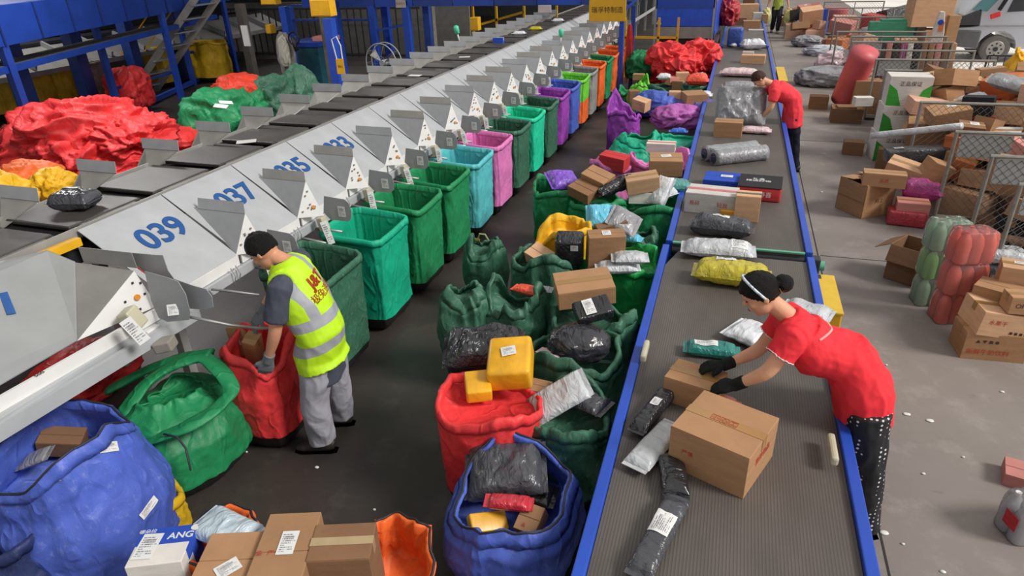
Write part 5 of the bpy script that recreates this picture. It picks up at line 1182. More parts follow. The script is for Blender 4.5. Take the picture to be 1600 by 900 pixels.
# ------------------------------------------------------------------ bottle packs and cartons in the right foreground
def bottlepack(label, p, col, colname, group=None, n=(3, 2), yaw=0, cap='c23a34', h=.27, r=.042, wrapc='f3e6e4'):
    t = thing('bottle_pack', label, 'shrink-wrapped bottle pack', p, (0, 0, yaw), group)
    lm = clear('liq_'+colname, col, .15, .2); cp = plain('cap_'+colname, cap, .4)
    for i in range(n[0]):
        for j in range(n[1]):
            x, y = (i-(n[0]-1)/2)*r*2.02, (j-(n[1]-1)/2)*r*2.02
            b = MB().tube([(x, y, .0), (x, y, .012), (x, y, h*.62), (x, y, h*.8), (x, y, h*.93), (x, y, h*.97)], [r*.85, r, r, r*.75, r*.32, r*.32], 14).build('bottle', lm, t, smooth=True)
            MB().cyl((x, y, h*.95), (x, y, h*1.02), r*.36, 12).build('cap', cp, b)
    X, Y = n[0]*r+.006, n[1]*r+.006
    w = MB(); V = []; F = []; m_ = 48
    lv = [(0, .97), (.02, 1.0), (h*.3, .985), (h*.6, 1.0), (h*.8, .985), (h*.97, .93), (h*1.02, .85), (h*1.035, .0)]
    for z, s in lv:
        for k in range(m_):
            a = 2*math.pi*k/m_; ex, ey = sup(a, 9); q = 1+.006*math.sin(a*n[0]*4)
            V.append((ex*X*s*q, ey*Y*s*q, z+.006*noise.noise(Vector((ex*5, ey*5, z*20)))))
    for i in range(len(lv)-1):
        for k in range(m_): F.append((i*m_+k, i*m_+(k+1) % m_, (i+1)*m_+(k+1) % m_, (i+1)*m_+k))
    w.add(V, F); sh = w.build('shrink_wrap', clear('wrap_'+colname, wrapc or col, .12, .9), t, smooth=True, fix=False)
    return t
bp = at(1480, 515, 0)
for i in range(3):
    bottlepack(['bottom', 'middle', 'topmost'][i]+' red drink pack of the red stack beside the green one', (bp.x+.06, bp.y+.20, i*.285), 'f2705c', 'red', n=(3, 2), yaw=R(12+i*3), r=.05)
    bottlepack(['bottom', 'middle', 'topmost'][i]+' green drink pack of the green stack behind the red one', (bp.x-.03, bp.y+.50+.02*i, i*.265), '86cf7c' if i == 1 else '9fd0b0', 'green'+str(i), n=(3, 2), yaw=R(8+i*5), cap='8fb8a4', r=.05, h=.255)
open_carton('dark-sided open brown carton behind the green drink packs', (bp.x-.10, bp.y+.98, .18), (.36, .34, .36), R(-35), BROWND, flaps=(150, 120, 170, 150))
CTG('brown carton standing behind the red drink packs', 1548, 430, None, 40, (1, .6, 1.2), 10, z0=0, mat=BROWN)
CTG('brown carton with black icons and red lettering, bottom of the right hand stack', 1545, 530, None, 84, (1, .62, .52), 4, z0=0, mat=BROWN, prints=[('front', -.1, -.2, .05, '新鲜牛奶饮料', REDP), ('front', -.15, .2, .035, '▲ ▼ ■ ●', DKP)])
CTG('tan carton with open lid and printed front, on top of the icon carton', 1568, 496, None, 92, (1, .7, .42), 8, z0=.2, rot=(0, 6, 8), mat=BROWNL, prints=[('front', -.25, .1, .045, '水果干', REDP), ('front', .1, -.25, .03, '■ ■ ■ ■', DKP)])
CTG('brown carton with its flap raised, behind the tan printed carton', 1560, 465, None, 62, (1, .7, .6), -30, z0=.30, mat=BROWN, tape=False)
CTG('brown carton lettered OP at the right edge', 1598, 472, None, 46, (1, .7, .6), 5, z0=.42, mat=BROWN, prints=[('front', -.2, 0, .05, 'OP', DKP)])
CTG('tan carton with a blue-white label, topmost at the right edge', 1598, 430, None, 60, (1, .7, .55), -12, z0=.45, mat=BROWNL, lab=('top', -.1, .1, .09, .05))
ML('large crumpled silver mailer behind the cartons at the right edge', 1566, 398, .38, 62, (1, .8, .4), -10, mat=F_SIL, seed=220)
ML('dark plastic mailer under the crumpled silver one', 1556, 420, .26, 50, (1, .6, .4), -10, mat=F_CHAR, seed=221)
tb = MB(); a, b = at(1548, 371, .12), at(1640, 385, .12); tb.tube([a, b], .055, 18); tr_ = tb.build('poster_tube', BROWNL, smooth=False)
tag(tr_, 'long cardboard tube with orange end lying behind the nearest cage panel', 'tube'); MB().cyl(a-(b-a).normalized()*.01, a+(b-a).normalized()*.14, .058, 18).build('end_cap', C_ORG, tr_)
CTG('reddish brown carton cut by the right edge of the photo', 1604, 745, None, 60, (1, .8, .35), -15, z0=0, mat=C_PNK, tape=False)
t = bottlepack('big clear water bottle pack with red label at the lower right edge', (at(1606, 830, 0).x+.03, at(1606, 830, 0).y, 0), 'cdd8dc', 'clear', n=(4, 2), yaw=R(20), cap='e0e0e0', h=.26, r=.045)
MB().box((-.19, -.02, .13), (.004, .09, .09)).build('red_label', C_RED, t)
# pallet-like channel and litter
for i, (px, py, s) in enumerate(((1417, 647, .05), (1453, 657, .05), (1381, 832, .05), (1385, 570, .02), (1473, 893, .03), (1443, 740, .025), (1288, 240, .03), (1566, 612, .03), (1411, 850, .02), (1402, 427, .025), (1284, 300, .03), (585, 796, .02), (495, 730, .03), (385, 706, .02), (1505, 714, .02))):
    o = blob('white paper scrap on the floor, one of the scattered litter', WHITE, at(px, py, .004), (s*.5, s*.35, .006), seed=300+i, sub=2, nm='paper_scrap', cat='litter', group='white litter scraps on the floor')
# far goods on the floor next to the walking man
bk = thing('paint_bucket', 'white bucket with a red band by the walking man', 'bucket', at(1240, 46, 0))
MB().tube([(0, 0, 0), (0, 0, .32)], [.15, .19], 20).build('bucket_body', C_WHT, bk); MB().tube([(0, 0, .05), (0, 0, .13)], [.158, .17], 20).build('red_band', C_RED, bk); MB().tube([(0, 0, .31), (0, 0, .34)], .2, 20).build('rim', C_WHT, bk)
blob('white sack right of the paint bucket', F_WHT, at(1253, 42, .22), (.28, .25, .28), seed=230, nm='plastic_bag', cat='bag')
blob('dark green and black bag on the floor beyond the bucket', F_CHAR, at(1270, 44, .15), (.5, .35, .2), seed=231, nm='plastic_bag', cat='bag')
bn = MB().tube([(0, 0, 0), (0, 0, .75), (0, 0, .8)], [.38, .42, .36], 24).build('red_drum', plain('drum_red', 'b5545a', .5), loc=at(1300, 50, 0)); tag(bn, 'dull red drum behind the far cage panels', 'drum')
ad = MB().bar(at(1230, 53, .01), at(1243, 58, .01), .03).build('metal_bar', DARK); tag(ad, 'short dark bar lying on the concrete', 'bar')
# red mesh sack on the upper left of the far conveyor
blob('deep red netting bundle beside the hopper wall', film('red_net', 'b01f2c', .4), (PY(1138, 18, 20)+Vector((0, 0, .0))), (.28, .8, .4), seed=232, nm='net_bundle', cat='bundle')
# ================================================================== LEFT REAR
for i, (px, py, z, r_, sd) in enumerate([(96, 226, .3, (.85, .5, .6), 1), (125, 215, .6, (1.0, .7, .55), 2), (165, 240, .35, (.95, .7, .5), 3), (205, 212, .6, (.8, .6, .35), 4), (18, 236, .1, (.5, .35, .4), 5), (170, 268, .2, (.8, .4, .35), 6)]):
    blob(['big red empty sack crumpled at the front of the left heap', 'red empty sack crumpled on top of the left heap', 'red empty sack in the middle of the left heap', 'red empty sack trailing to the right of the left heap', 'red empty sack at the left edge of the left heap', 'red empty sack low beside the sorter flap'][i], RED, at(px, py, z), r_, yaw=i*.8, seed=330+i, amp=.36, sub=6, group='red empty sacks left of the sorter')
blob('flat red sack between the heap and the green sacks', REDD, at(265, 225, .2), (.6, .6, .25), seed=340); blob('orange sack on the chute by the nearest flap', ORAN, at(48, 282, 1.0), (.34, .3, .2), seed=341)
blob('yellow sack tip right of the orange one', YBR, at(85, 288, 1.05), (.2, .2, .16), seed=342); blob('yellow sack at the left edge beside the nearest sorter tray', YBR, at(2, 325, 1.1), (.25, .3, .3), seed=343)
blob('green full sack left of the sorter, with white papers on it', G_MID, at(340, 185, .45), (.62, .55, .5), seed=344); blob('dark green sack right of the papers', G_MID, at(385, 172, .4), (.5, .5, .42), seed=345)
blob('deep green sack standing beyond the papers', G_DK, at(432, 160, .45), (.5, .5, .5), seed=346); blob('peaked green sack near the blue post', G_DK, at(470, 150, .5), (.55, .5, .6), seed=347, n=1.4)
blob('orange-red sack behind the green ones, at a blue post foot', woven('orange_red', 'd9402a'), at(378, 150, .6), (.55, .45, .4), seed=348); blob('red basin behind the crossed rods', RED, at(202, 140, .5), (.4, .4, .45), seed=349, n=3)
for i, (px, py) in enumerate(((345, 166), (353, 160))): tag(MB().box((0, 0, 0), (.2, .12, .01), Euler((R(12), R(10), R(20+30*i))).to_matrix()).build('paper_sheet', WHITE, loc=at(px, py, .93)), ['white paper slip on the green sack, lower one', 'white paper slip on the green sack, upper one'][i], 'paper')
for i, (px, py, l) in enumerate(((8, 150, 'yellow hung sack at the left edge under the rear line'), (55, 142, 'yellow hung sack with dark handwriting'), (98, 135, 'yellow hung sack right of the handwritten one'), (128, 128, 'yellow hung sack partly behind the grey one'))):
    c = at(px, py, .5); r_, _ = sack(l, YSK, c.x, c.y, .95, .36, .34, n=3, seed=350+i, fold=.08, wave=.03, depth=.3, z0=.05)
    if i == 1: text('杭州\n嘉兴', .13, DKP, r_, frameM((.05, -.41, .55), (1, 0, 0), (0, .1, 1)), 'handwriting')
c = at(150, 132, .5); sack('grey brown hung sack beside the yellow row', woven('taupe', '6b6258'), c.x, c.y, .95, .3, .3, seed=355, fold=.08, z0=.05)
c = at(270, 105, .5); sack('distant yellow sack behind the steel stair', YSK, c.x-.6, c.y, 1.0, .5, .4, seed=356, fold=.08); c = at(285, 100, .5); sack('second distant yellow sack behind the steel stair', YSK, c.x+.5, c.y+.5, 1.0, .5, .4, seed=357, fold=.08)
# cage fan
fy = 12.8; fc = PY(600, 98, fy)
fan = thing('cage_fan', 'round industrial cage fan behind the sorter flaps', 'fan', (fc.x, fy, 0)); zc = fc.z; RR = .38
fan.rotation_euler = (0, 0, R(-10))
for y in (-.09, .09): MB().ring((0, y, zc), RR, .012, 'y', 36, 6).build('cage_ring', SHEET, fan, smooth=True)
cg = MB()
for k in range(10):
    a = 2*math.pi*k/10; c_, s_ = math.cos(a), math.sin(a); cg.tube([(.06*c_, -.12, zc+.06*s_), (RR*.8*c_, -.12, zc+RR*.8*s_), (RR*c_, -.09, zc+RR*s_), (RR*c_, .09, zc+RR*s_)], .003, 4)
for q in (.14, ): cg.ring((0, -.12, zc), q, .003, 'y', 30, 4)
cg.build('cage_wires', STEEL, fan)
for k in range(3):
    a = 2*math.pi*k/3+.4; c_, s_ = math.cos(a), math.sin(a)
    MB().plate([(.03*c_, -.04, zc+.03*s_), (RR*.85*c_-.07*s_, -.05, zc+RR*.85*s_+.07*c_), (RR*.85*c_+.07*s_, .04, zc+RR*.85*s_-.07*c_)], .004).build('blade', SHEETD, fan)
MB().cyl((0, -.08, zc), (0, .14, zc), .06, 18).build('motor', SHEET, fan)
for s in (-1, 1): MB().tube([(s*.3, 0, .02), (s*.06, 0, zc-RR-.02), (0, 0, zc-RR)], .014, 6).build('stand_leg', DARK, fan)
MB().box((0, 0, .02), (.7, .35, .03)).build('foot', DARK, fan, bevel=.01)
# clothes hanging on a post, barred fence and teal machine in the back
cl = blob('grey jacket and cloths hanging on a blue post', plain('grey_cloth', '8a8480', .8), PY(448, 88, 13.5), (.2, .16, .5), seed=360, nm='hanging_jacket', cat='clothes')
blob('pale cloth hanging left of the grey jacket', plain('pale_cloth', 'b9b6a8', .8), PY(444, 82, 13.3), (.12, .1, .35), seed=361, nm='hanging_cloth', cat='clothes')
hm = MB(); hm.ring((0, 0, 0), .13, .02, 'y', 20, 6); hm.tube([(0, 0, .03), (0, 0, -.15), (.03, 0, -.26)], .05, 10); o = hm.build('hanging_helmet', BLACK, loc=PY(459, 60, 13.4), smooth=True); tag(o, 'black riding helmet hanging above the grey jacket', 'helmet')
bf = thing('barred_fence', 'dark barred gate along the rear wall of the hall', 'fence', (-12.5, 19.5, 0))
MB().box((0, 0, 1.5), (7, .05, .06)).build('top_bar', DARK, bf); MB().box((0, 0, .15), (7, .05, .06)).build('bottom_bar', DARK, bf)
for i in range(30): MB().box((-3.4+i*.235, 0, .8), (.03, .03, 1.4)).build('bar', DARK, bf)
ww = MB().box((-12.5, 21, .8), (9, .1, 1.6)).build('trim_3', plain('rear_panel', '6e6c66', .8)); ww['kind'] = 'structure'
tm = thing('teal_machine', 'dark teal machine housing behind the blue posts', 'machine housing', (-9.6, 14.6, 0)); MB().box((0, 0, .55), (.8, .8, 1.1)).build('casing', plain('teal_casing', '17505c', .5), tm, bevel=.02); MB().box((0, 0, 1.14), (.86, .86, .1)).build('lid', BLUE, tm); MB().box((.4, 0, 1.24), (.5, .4, .1)).build('pink_block', C_PNK, tm, bevel=.01)
for i, (px, yy, zz) in enumerate(((513, 14, 1.9), (385, 16, 1.9), (675, 17, 1.8))):
    p = PY(px, 60, yy); o = MB().box((p.x, yy, zz/2), (.2, .2, zz)).build('concrete_column', plain('column_grey', '6c6862', .8)); tag(o, ['grey column left of the hanging yellow tag', 'grey column beside the white plate behind the blue posts', 'grey column behind the fan'][i], 'column')
pf = [(-9.1, 15.0), (-8.4, 16.2), (-7.2, 16.0), PY(455, 80, 13.7)[:2], PY(524, 100, 10.95)[:2]]
for i, (x, y) in enumerate(pf):
    o = MB().box((0, 0, 1.0), (.16, .16, 2.0)).build('steel_post', BLUE if i != 2 else BLUED, loc=(x, y, 0)); tag(o, ['blue steel post right of the teal machine', 'blue steel post behind the cage fan', 'worn blue steel post right of the cage fan', 'blue steel post by the hanging jacket', 'blue steel post carrying the hanging yellow tag'][i], 'post')
wpl = MB().box((0, 0, 0), (.16, .03, .42)).build('white_plate', WHITE, loc=PY(384, 56, 12.9)); tag(wpl, 'narrow white plate beside a blue post', 'plate')
# ================================================================== PEOPLE
SKIN = plain('skin', 'c98f70', .5, var=.05, nsc=12, spec=.35); SKINF = plain('skin_f', 'd7a07f', .5, var=.05, nsc=12, spec=.35)
HAIR = plain('black_hair', '0f0d0b', .55, var=.4, nsc=40, spec=.25, bmp=.8); HAIRB = plain('brown_hair', '3a2013', .5, var=.5, nsc=30, spec=.3, bmp=.6)
def cloth(n, col, rough=.8):
    if n in _M: return _M[n]
    m, N, L, p = newmat(n); c = lin(col); co = coord(N, L)
    L.new(mixc(N, L, ramp(N, L, noisetex(N, L, co, 5), .3, .7), shade(c, .93), shade(c, 1.05)), p.inputs['Base Color']); p.inputs['Roughness'].default_value = rough; p.inputs['Specular IOR Level'].default_value = .2
    nt = N.new('ShaderNodeTexNoise'); L.new(co, nt.inputs['Vector']); nt.inputs['Scale'].default_value = 5; nt.inputs['Detail'].default_value = 2; nt.inputs['Distortion'].default_value = 1
    bump(N, L, p, nt.outputs['Fac'], .6, .03); _M[n] = m; return m
def ell(b, secs, n=20):
    """loft of ellipses: (centre, lateral half width, depth half width, lateral axis)"""
    V = []; F = []; P = [Vector(s[0]) for s in secs]
    for i, s in enumerate(secs):
        t = (P[min(i+1, len(P)-1)]-P[max(0, i-1)]).normalized(); u = Vector(s[3]); u = (u-t*u.dot(t)).normalized(); w = t.cross(u)
        for k in range(n):
            a = 2*math.pi*k/n; V.append(P[i]+u*math.cos(a)*s[1]+w*math.sin(a)*s[2])
    for i in range(len(secs)-1):
        for k in range(n): F.append((i*n+k, i*n+(k+1) % n, (i+1)*n+(k+1) % n, (i+1)*n+k))
    F += [tuple(range(n))[::-1], tuple((len(secs)-1)*n+k for k in range(n))]
    return b.add(V, F)
def ball(b, c, r, M=None, n=12):
    V = []; F = []; c = Vector(c)
    for i in range(n+1):
        th = math.pi*i/n
        for k in range(2*n):
            a = math.pi*k/n; q = Vector((math.sin(th)*math.cos(a)*r[0], math.sin(th)*math.sin(a)*r[1], math.cos(th)*r[2])); V.append(c+(M @ q if M else q))
    for i in range(n):
        for k in range(2*n): F.append((i*2*n+k, (i+1)*2*n+k, (i+1)*2*n+(k+1) % (2*n), i*2*n+(k+1) % (2*n)))
    return b.add(V, F)
def fuse(b, name, mat, parent, vox=.008, smooth=4, wr=0, wsc=8, seed=0):
    """union of the pieces into one continuous surface"""
    o = b.build(name, mat, None, fix=True)
    m = o.modifiers.new('r', 'REMESH'); m.mode = 'VOXEL'; m.voxel_size = vox
    if smooth: s = o.modifiers.new('s', 'SMOOTH'); s.iterations = smooth; s.factor = .5
    dg = bpy.context.evaluated_depsgraph_get(); dg.update()
    me = bpy.data.meshes.new_from_object(o.evaluated_get(dg)); bpy.data.objects.remove(o)
    if wr:
        NR = [v.normal.copy() for v in me.vertices]; CO = []
        for v in me.vertices:
            p = v.co*wsc+Vector((seed*3.1, 0, seed)); w = noise.noise(v.co*2.2+Vector((seed, 0, 0)))
            f = (1-abs(noise.noise(Vector((p.x+w, p.y+w, p.z*.55))))*2.4)*.7+(1-abs(noise.noise(Vector((p.x*2.2, p.y*2.2, p.z*1.3+w))))*2.2)*.3
            CO.append(v.co+NR[v.index]*wr*(f-.3))
        me.vertices.foreach_set('co', [c for q in CO for c in q]); me.update()
    me.materials.clear(); me.materials.append(mat)
    me.polygons.foreach_set('use_smooth', [True]*len(me.polygons))
    q = bpy.data.objects.new(name, me); C.objects.link(q); q.parent = parent
    return q
def lerp_path(P, rs, k=6):
    Q, S = [], []
    for i in range(len(P)-1):
        for j in range(k):
            u = j/k; Q.append(Vector(P[i]).lerp(Vector(P[i+1]), u)); S.append(rs[i]+(rs[i+1]-rs[i])*(u*u*(3-2*u)))
    Q.append(Vector(P[-1])); S.append(rs[-1])
    for _ in range(2): Q = [Q[0]]+[(Q[i-1]+Q[i]*2+Q[i+1])/4 for i in range(1, len(Q)-1)]+[Q[-1]]
    return Q, S
def limb(b, P, rs, n=14):
    Q, S = lerp_path(P, rs); return b.tube(Q, S, n)
def hand(b, w, d, nrm, side, L=.175, curl=.5, r=1.0):
    """w wrist, d finger direction, nrm back of the hand, side = +1 thumb on +(d x nrm)"""
    w, d, nrm = Vector(w), Vector(d).normalized(), Vector(nrm); nrm = (nrm-d*nrm.dot(d)).normalized(); s = d.cross(nrm)*side
    k = L/.18
    ell(b, [(w-d*.02*k, .026*k*r, .020*k*r, s), (w+d*.02*k, .033*k*r, .018*k*r, s), (w+d*.055*k, .041*k*r, .017*k*r, s), (w+d*.09*k, .040*k*r, .014*k*r, s)], 14)
    for i, (o, l) in enumerate(((.030, .068), (.010, .076), (-.011, .070), (-.031, .056))):
        p0 = w+d*.078*k+s*o*k; a = curl*.6; d1 = d*math.cos(a)-nrm*math.sin(a); a2 = curl*1.5; d2 = d*math.cos(a2)-nrm*math.sin(a2); a3 = curl*2.2; d3 = d*math.cos(a3)-nrm*math.sin(a3)
        sp = s*o*.25
        p1 = p0+(d1*l*.46+sp*.3)*k; p2 = p1+d2*l*.32*k; p3 = p2+d3*l*.28*k
        b.tube([p0, p1, p2, p3], [.0095*k*r, .0092*k*r, .0085*k*r, .0068*k*r], 8)
    t0 = w+d*.025*k+s*.026*k; t1 = t0+(s*.7+d*.7-nrm*.2).normalized()*.042*k; t2 = t1+(d*.9+s*.25-nrm*.4).normalized()*.034*k
    b.tube([t0, t1, t2], [.014*k*r, .0115*k*r, .0085*k*r], 8)
def head(body, root, c, f, u, hair, hairmat, k=1.0, style='short', eyes=True):
    f = Vector(f).normalized(); u = Vector(u); u = (u-f*u.dot(f)).normalized(); s = f.cross(u)
    M = Matrix((s, f, u)).transposed(); c = Vector(c)
    ball(body, c+u*.02*k, (.075*k, .092*k, .095*k), M); ball(body, c-u*.035*k+f*.02*k, (.058*k, .066*k, .078*k), M)       # skull, jaw
    ball(body, c-u*.092*k+f*.058*k, (.024*k, .02*k, .016*k), M, 8)                                                        # chin
    body.tube([c+u*.022*k+f*.084*k, c-u*.012*k+f*.102*k, c-u*.022*k+f*.092*k], [.007*k, .012*k, .011*k], 8)               # nose
    body.tube([c+u*.03*k+f*.083*k-s*.03*k, c+u*.034*k+f*.088*k, c+u*.03*k+f*.083*k+s*.03*k], .009*k, 8)                   # brow
    for g in (-1, 1):
        ball(body, c+s*g*.078*k-u*.005*k-f*.005*k, (.008*k, .018*k, .03*k), M, 8)
        ball(body, c+s*g*.036*k-u*.02*k+f*.066*k, (.022*k, .018*k, .02*k), M, 8)
    body.tube([c-u*.052*k+f*.086*k-s*.016*k, c-u*.05*k+f*.092*k, c-u*.052*k+f*.086*k+s*.016*k], .006*k, 6)
    if eyes:
        for g in (-1, 1):
            e = MB(); ball(e, c+s*g*.03*k+u*.010*k+f*.083*k, (.012*k, .006*k, .004*k), M, 6); e.build('eye', BLACK, root, smooth=True)
        e = MB(); e.tube([c-u*.053*k+f*.0935*k-s*.016*k, c-u*.051*k+f*.098*k, c-u*.053*k+f*.0935*k+s*.016*k], .0035*k, 6); e.build('lips', plain('lips', 'a85a50', .4), root, smooth=True)
    # hair cap
    bm = bmesh.new(); bmesh.ops.create_icosphere(bm, subdivisions=5, radius=1)
    for v in bm.verts:
        p = v.co.normalized(); line = (-.42 if style == 'short' else -.5)+.9*max(0, p.y)**.8*(1 if p.y > 0 else 0)
        inside = p.z < line
        nz = 1+.035*noise.noise(Vector((p.x*7, p.y*7, p.z*3)))+.02*noise.noise(p*22)
        rr = (1.12 if not inside else .80)*nz
        v.co = c+u*.022*k+M @ Vector((p.x*.076*k*rr, p.y*.092*k*rr, p.z*.098*k*rr))
    me = bpy.data.meshes.new('hair'); bm.to_mesh(me); bm.free(); me.polygons.foreach_set('use_smooth', [True]*len(me.polygons)); me.materials.append(hairmat)
    h = bpy.data.objects.new('hair', me); C.objects.link(h); h.parent = root
    return s, f, u
def person(label, J, cols, female=False, k=1.0, hairstyle='short', gloves=None, sleeve=.55, trouser_r=(.10, .078, .062), group=None, shirt_wr=.01, face=None, up=None, curl=.6, handn=None, vox=.008, hairmat=None, skin=None, belly=1.0):
    root = thing('person', label, 'person', (J['pel'].x, J['pel'].y, 0)); O = Vector((J['pel'].x, J['pel'].y, 0))
    J = {a: Vector(b)-(O if a != 'bend' else Vector((0, 0, 0))) for a, b in J.items()}
    lat = (J['shR']-J['shL']).normalized(); hl = (J['hipR']-J['hipL']).normalized()
    body = MB(); sk = skin or SKIN
    def torso(b, g, top=True, bot=0.0):
        pe, nk = J['pel'], J['neck']; ch = J['chest']; mid = pe.lerp(ch, .5)+J.get('bend', Vector((0, 0, 0)))
        S = [(pe-((mid-pe).normalized()*.45+Vector((0, 0, .55)))*(.10+bot), .160+g, .118+g, hl), (pe, .160+g, .112*belly+g, hl), (mid, .142+g, .102*belly+g, (lat+hl)), (ch, .160+g, .112+g, lat), (ch.lerp(nk, .55), .150+g, .095+g, lat)]
        if top: S += [(ch.lerp(nk, .85), .09+g, .07+g, lat), (nk, .055+g, .055+g, lat)]
        S = [(p, a*k, b_*k, l) for p, a, b_, l in S]; ell(b, S, 22)
        for sd in ('L', 'R'): b.tube([ch.lerp(nk, .55), ch.lerp(nk, .62).lerp(J['sh'+sd], .6), J['sh'+sd]], [(.07+g)*k, (.066+g)*k, (.058+g)*k], 12)
    torso(body, -.012)
    limb(body, [J['neck']-(J['head']-J['neck'])*.4, J['neck'], J['head']-(J['head']-J['neck'])*.25], [.058*k, .05*k, .048*k])
    f = face; u = up
    for sd in ('L', 'R'):
        limb(body, [J['sh'+sd], J['el'+sd], J['wr'+sd]], [.050*k, .040*k, .026*k])
        limb(body, [J['hip'+sd], J['kn'+sd], J['an'+sd]], [.08*k, .055*k, .036*k])
        an = J['an'+sd]; toe = J['toe'+sd]
        body.tube([an, an.lerp(toe, .4)-Vector((0, 0, .02)), an.lerp(toe, .7)], [.03, .024, .014], 10)
    head(body, root, J['head'], f, u, None, hairmat or HAIR, k=1.0*k, style=hairstyle)
    gm = MB()
    for sd, sg in (('L', 1), ('R', -1)):
        d = J['ha'+sd]-J['wr'+sd]; nn = (handn or {}).get(sd, Vector((0, 0, 1)))
        if gloves:
            one = MB(); hand(one, J['wr'+sd], d, nn, sg, L=.185*k, curl=curl, r=1.18)
            a = J['wr'+sd]; dirn = (J['el'+sd]-a).normalized(); one.tube([a-dirn*.02, a+dirn*.01, a+dirn*.05], [.033*k, .034*k, .036*k], 14)
            fuse(one, 'glove', gloves, root, .0045, 2)
        else: hand(body, J['wr'+sd], d, nn, sg, L=.18*k, curl=curl)
    fuse(body, 'body', sk, root, .0055 if not gloves else .007, 3)
    # shirt
    sb = MB(); torso(sb, .014 if not female else .027, top=False, bot=.06*(1 if not female else 1.6))
    ch, nk = J['chest'], J['neck']
    ell(sb, [(ch.lerp(nk, .5), .155*k, .105*k, lat), (ch.lerp(nk, .8), .115*k, .085*k, lat), (ch.lerp(nk, 1.0), .066*k, .066*k, lat)], 20)
    for sd in ('L', 'R'):
        a, e = J['sh'+sd], J['el'+sd]; sb.tube([ch.lerp(nk, .6).lerp(a, .7), a, a.lerp(e, sleeve*.5), a.lerp(e, sleeve)], [.075*k, .075*k, .073*k, .072*k], 16)
    shirt = fuse(sb, 'shirt', cols['shirt'], root, vox, 5, wr=shirt_wr, wsc=9, seed=3)
    # trousers
    tb_ = MB(); pe = J['pel']
    ell(tb_, [(pe+(J['chest']-pe).normalized()*.03, .120*k, .084*k, hl), (pe-Vector((0, 0, .02)), .158*k, .112*k, hl), (pe-Vector((0, 0, .08)), .172*k, .125*k, hl)], 20)
    for sd in ('L', 'R'):
        an = J['an'+sd]; limb(tb_, [J['hip'+sd], J['kn'+sd], an+Vector((0, 0, .0))], [trouser_r[0]*k, trouser_r[1]*k, trouser_r[2]*k], 18)
    tr = fuse(tb_, 'trousers', cols['trousers'], root, vox, 5, wr=.014, wsc=7, seed=5)
    for sd in ('L', 'R'):
        an = J['an'+sd]; toe = J['toe'+sd]; d = (toe-an); d.z = 0; d.normalize(); sv = Vector((-d.y, d.x, 0)); s_ = MB(); g = Vector((an.x, an.y, 0))
        ell(s_, [(g-d*.075+Vector((0, 0, .045)), .030, .035, sv), (g-d*.03+Vector((0, 0, .055)), .042, .052, sv), (g+d*.06+Vector((0, 0, .045)), .044, .042, sv), (g+d*.14+Vector((0, 0, .035)), .046, .030, sv), (g+d*.185+Vector((0, 0, .028)), .030, .022, sv)], 16)
        sh = fuse(s_, 'shoe', cols['shoes'], root, .006, 2)
        so = MB(); out = [(g-d*.09, .028), (g-d*.05, .042), (g+d*.05, .043), (g+d*.15, .047), (g+d*.20, .026)]
        V = [p+sv*w for p, w in out]+[p-sv*w for p, w in out[::-1]]; so.plate([v+Vector((0, 0, .0)) for v in V], .02 if True else 0); so2 = so.build('sole', WHITE if not female else DARK, sh)
        so2.location.z = .0
    return root, shirt, O, lat
def V3(p, q, y): return PY(p, q, y)
# ---- the man in the yellow vest
Jm = dict(pel=V3(503, 552, 3.06), hipL=V3(498, 575, 2.97), hipR=V3(518, 560, 3.15), knL=V3(492, 640, 2.95), knR=V3(527, 610, 3.22), anL=Vector((-2.36, 2.98, .09)), anR=Vector((-2.39, 3.27, .09)), toeL=Vector((-2.54, 2.93, .03)), toeR=Vector((-2.56, 3.22, .03)),
  chest=V3(476, 470, 3.04), neck=V3(442, 407, 3.04), head=V3(413, 392, 3.02), shL=V3(437, 452, 2.86), shR=V3(470, 405, 3.20), elL=V3(430, 520, 2.80), elR=V3(425, 462, 3.22), wrL=V3(419, 562, 2.80), wrR=V3(408, 487, 3.14), haL=V3(412, 590, 2.80), haR=V3(400, 502, 3.10), bend=Vector((.05, 0, .0)))
for kk in ('hipL', 'hipR'): Jm[kk].z = .80
Jm['hipL'].y, Jm['hipR'].y = 2.98, 3.15
GRYT = cloth('grey_tee', '474b57'); GRYP = cloth('grey_trousers', '9b9ba3'); GLG = cloth('grey_glove', '6e7377')
man, shirt_m, Om, latm = person('man in a yellow-green vest and grey trousers, bent over the red sack', Jm, dict(shirt=GRYT, trousers=GRYP, shoes=plain('dark_shoe', '2b2622', .6)), k=.97, gloves=GLG, sleeve=.72, trouser_r=(.108, .095, .088),
   face=(-.80, -.12, -.62), up=(-.45, 0, .9), curl=.35, handn=dict(L=Vector((.6, -.8, 0)), R=Vector((0, 0, 1))), shirt_wr=.008)
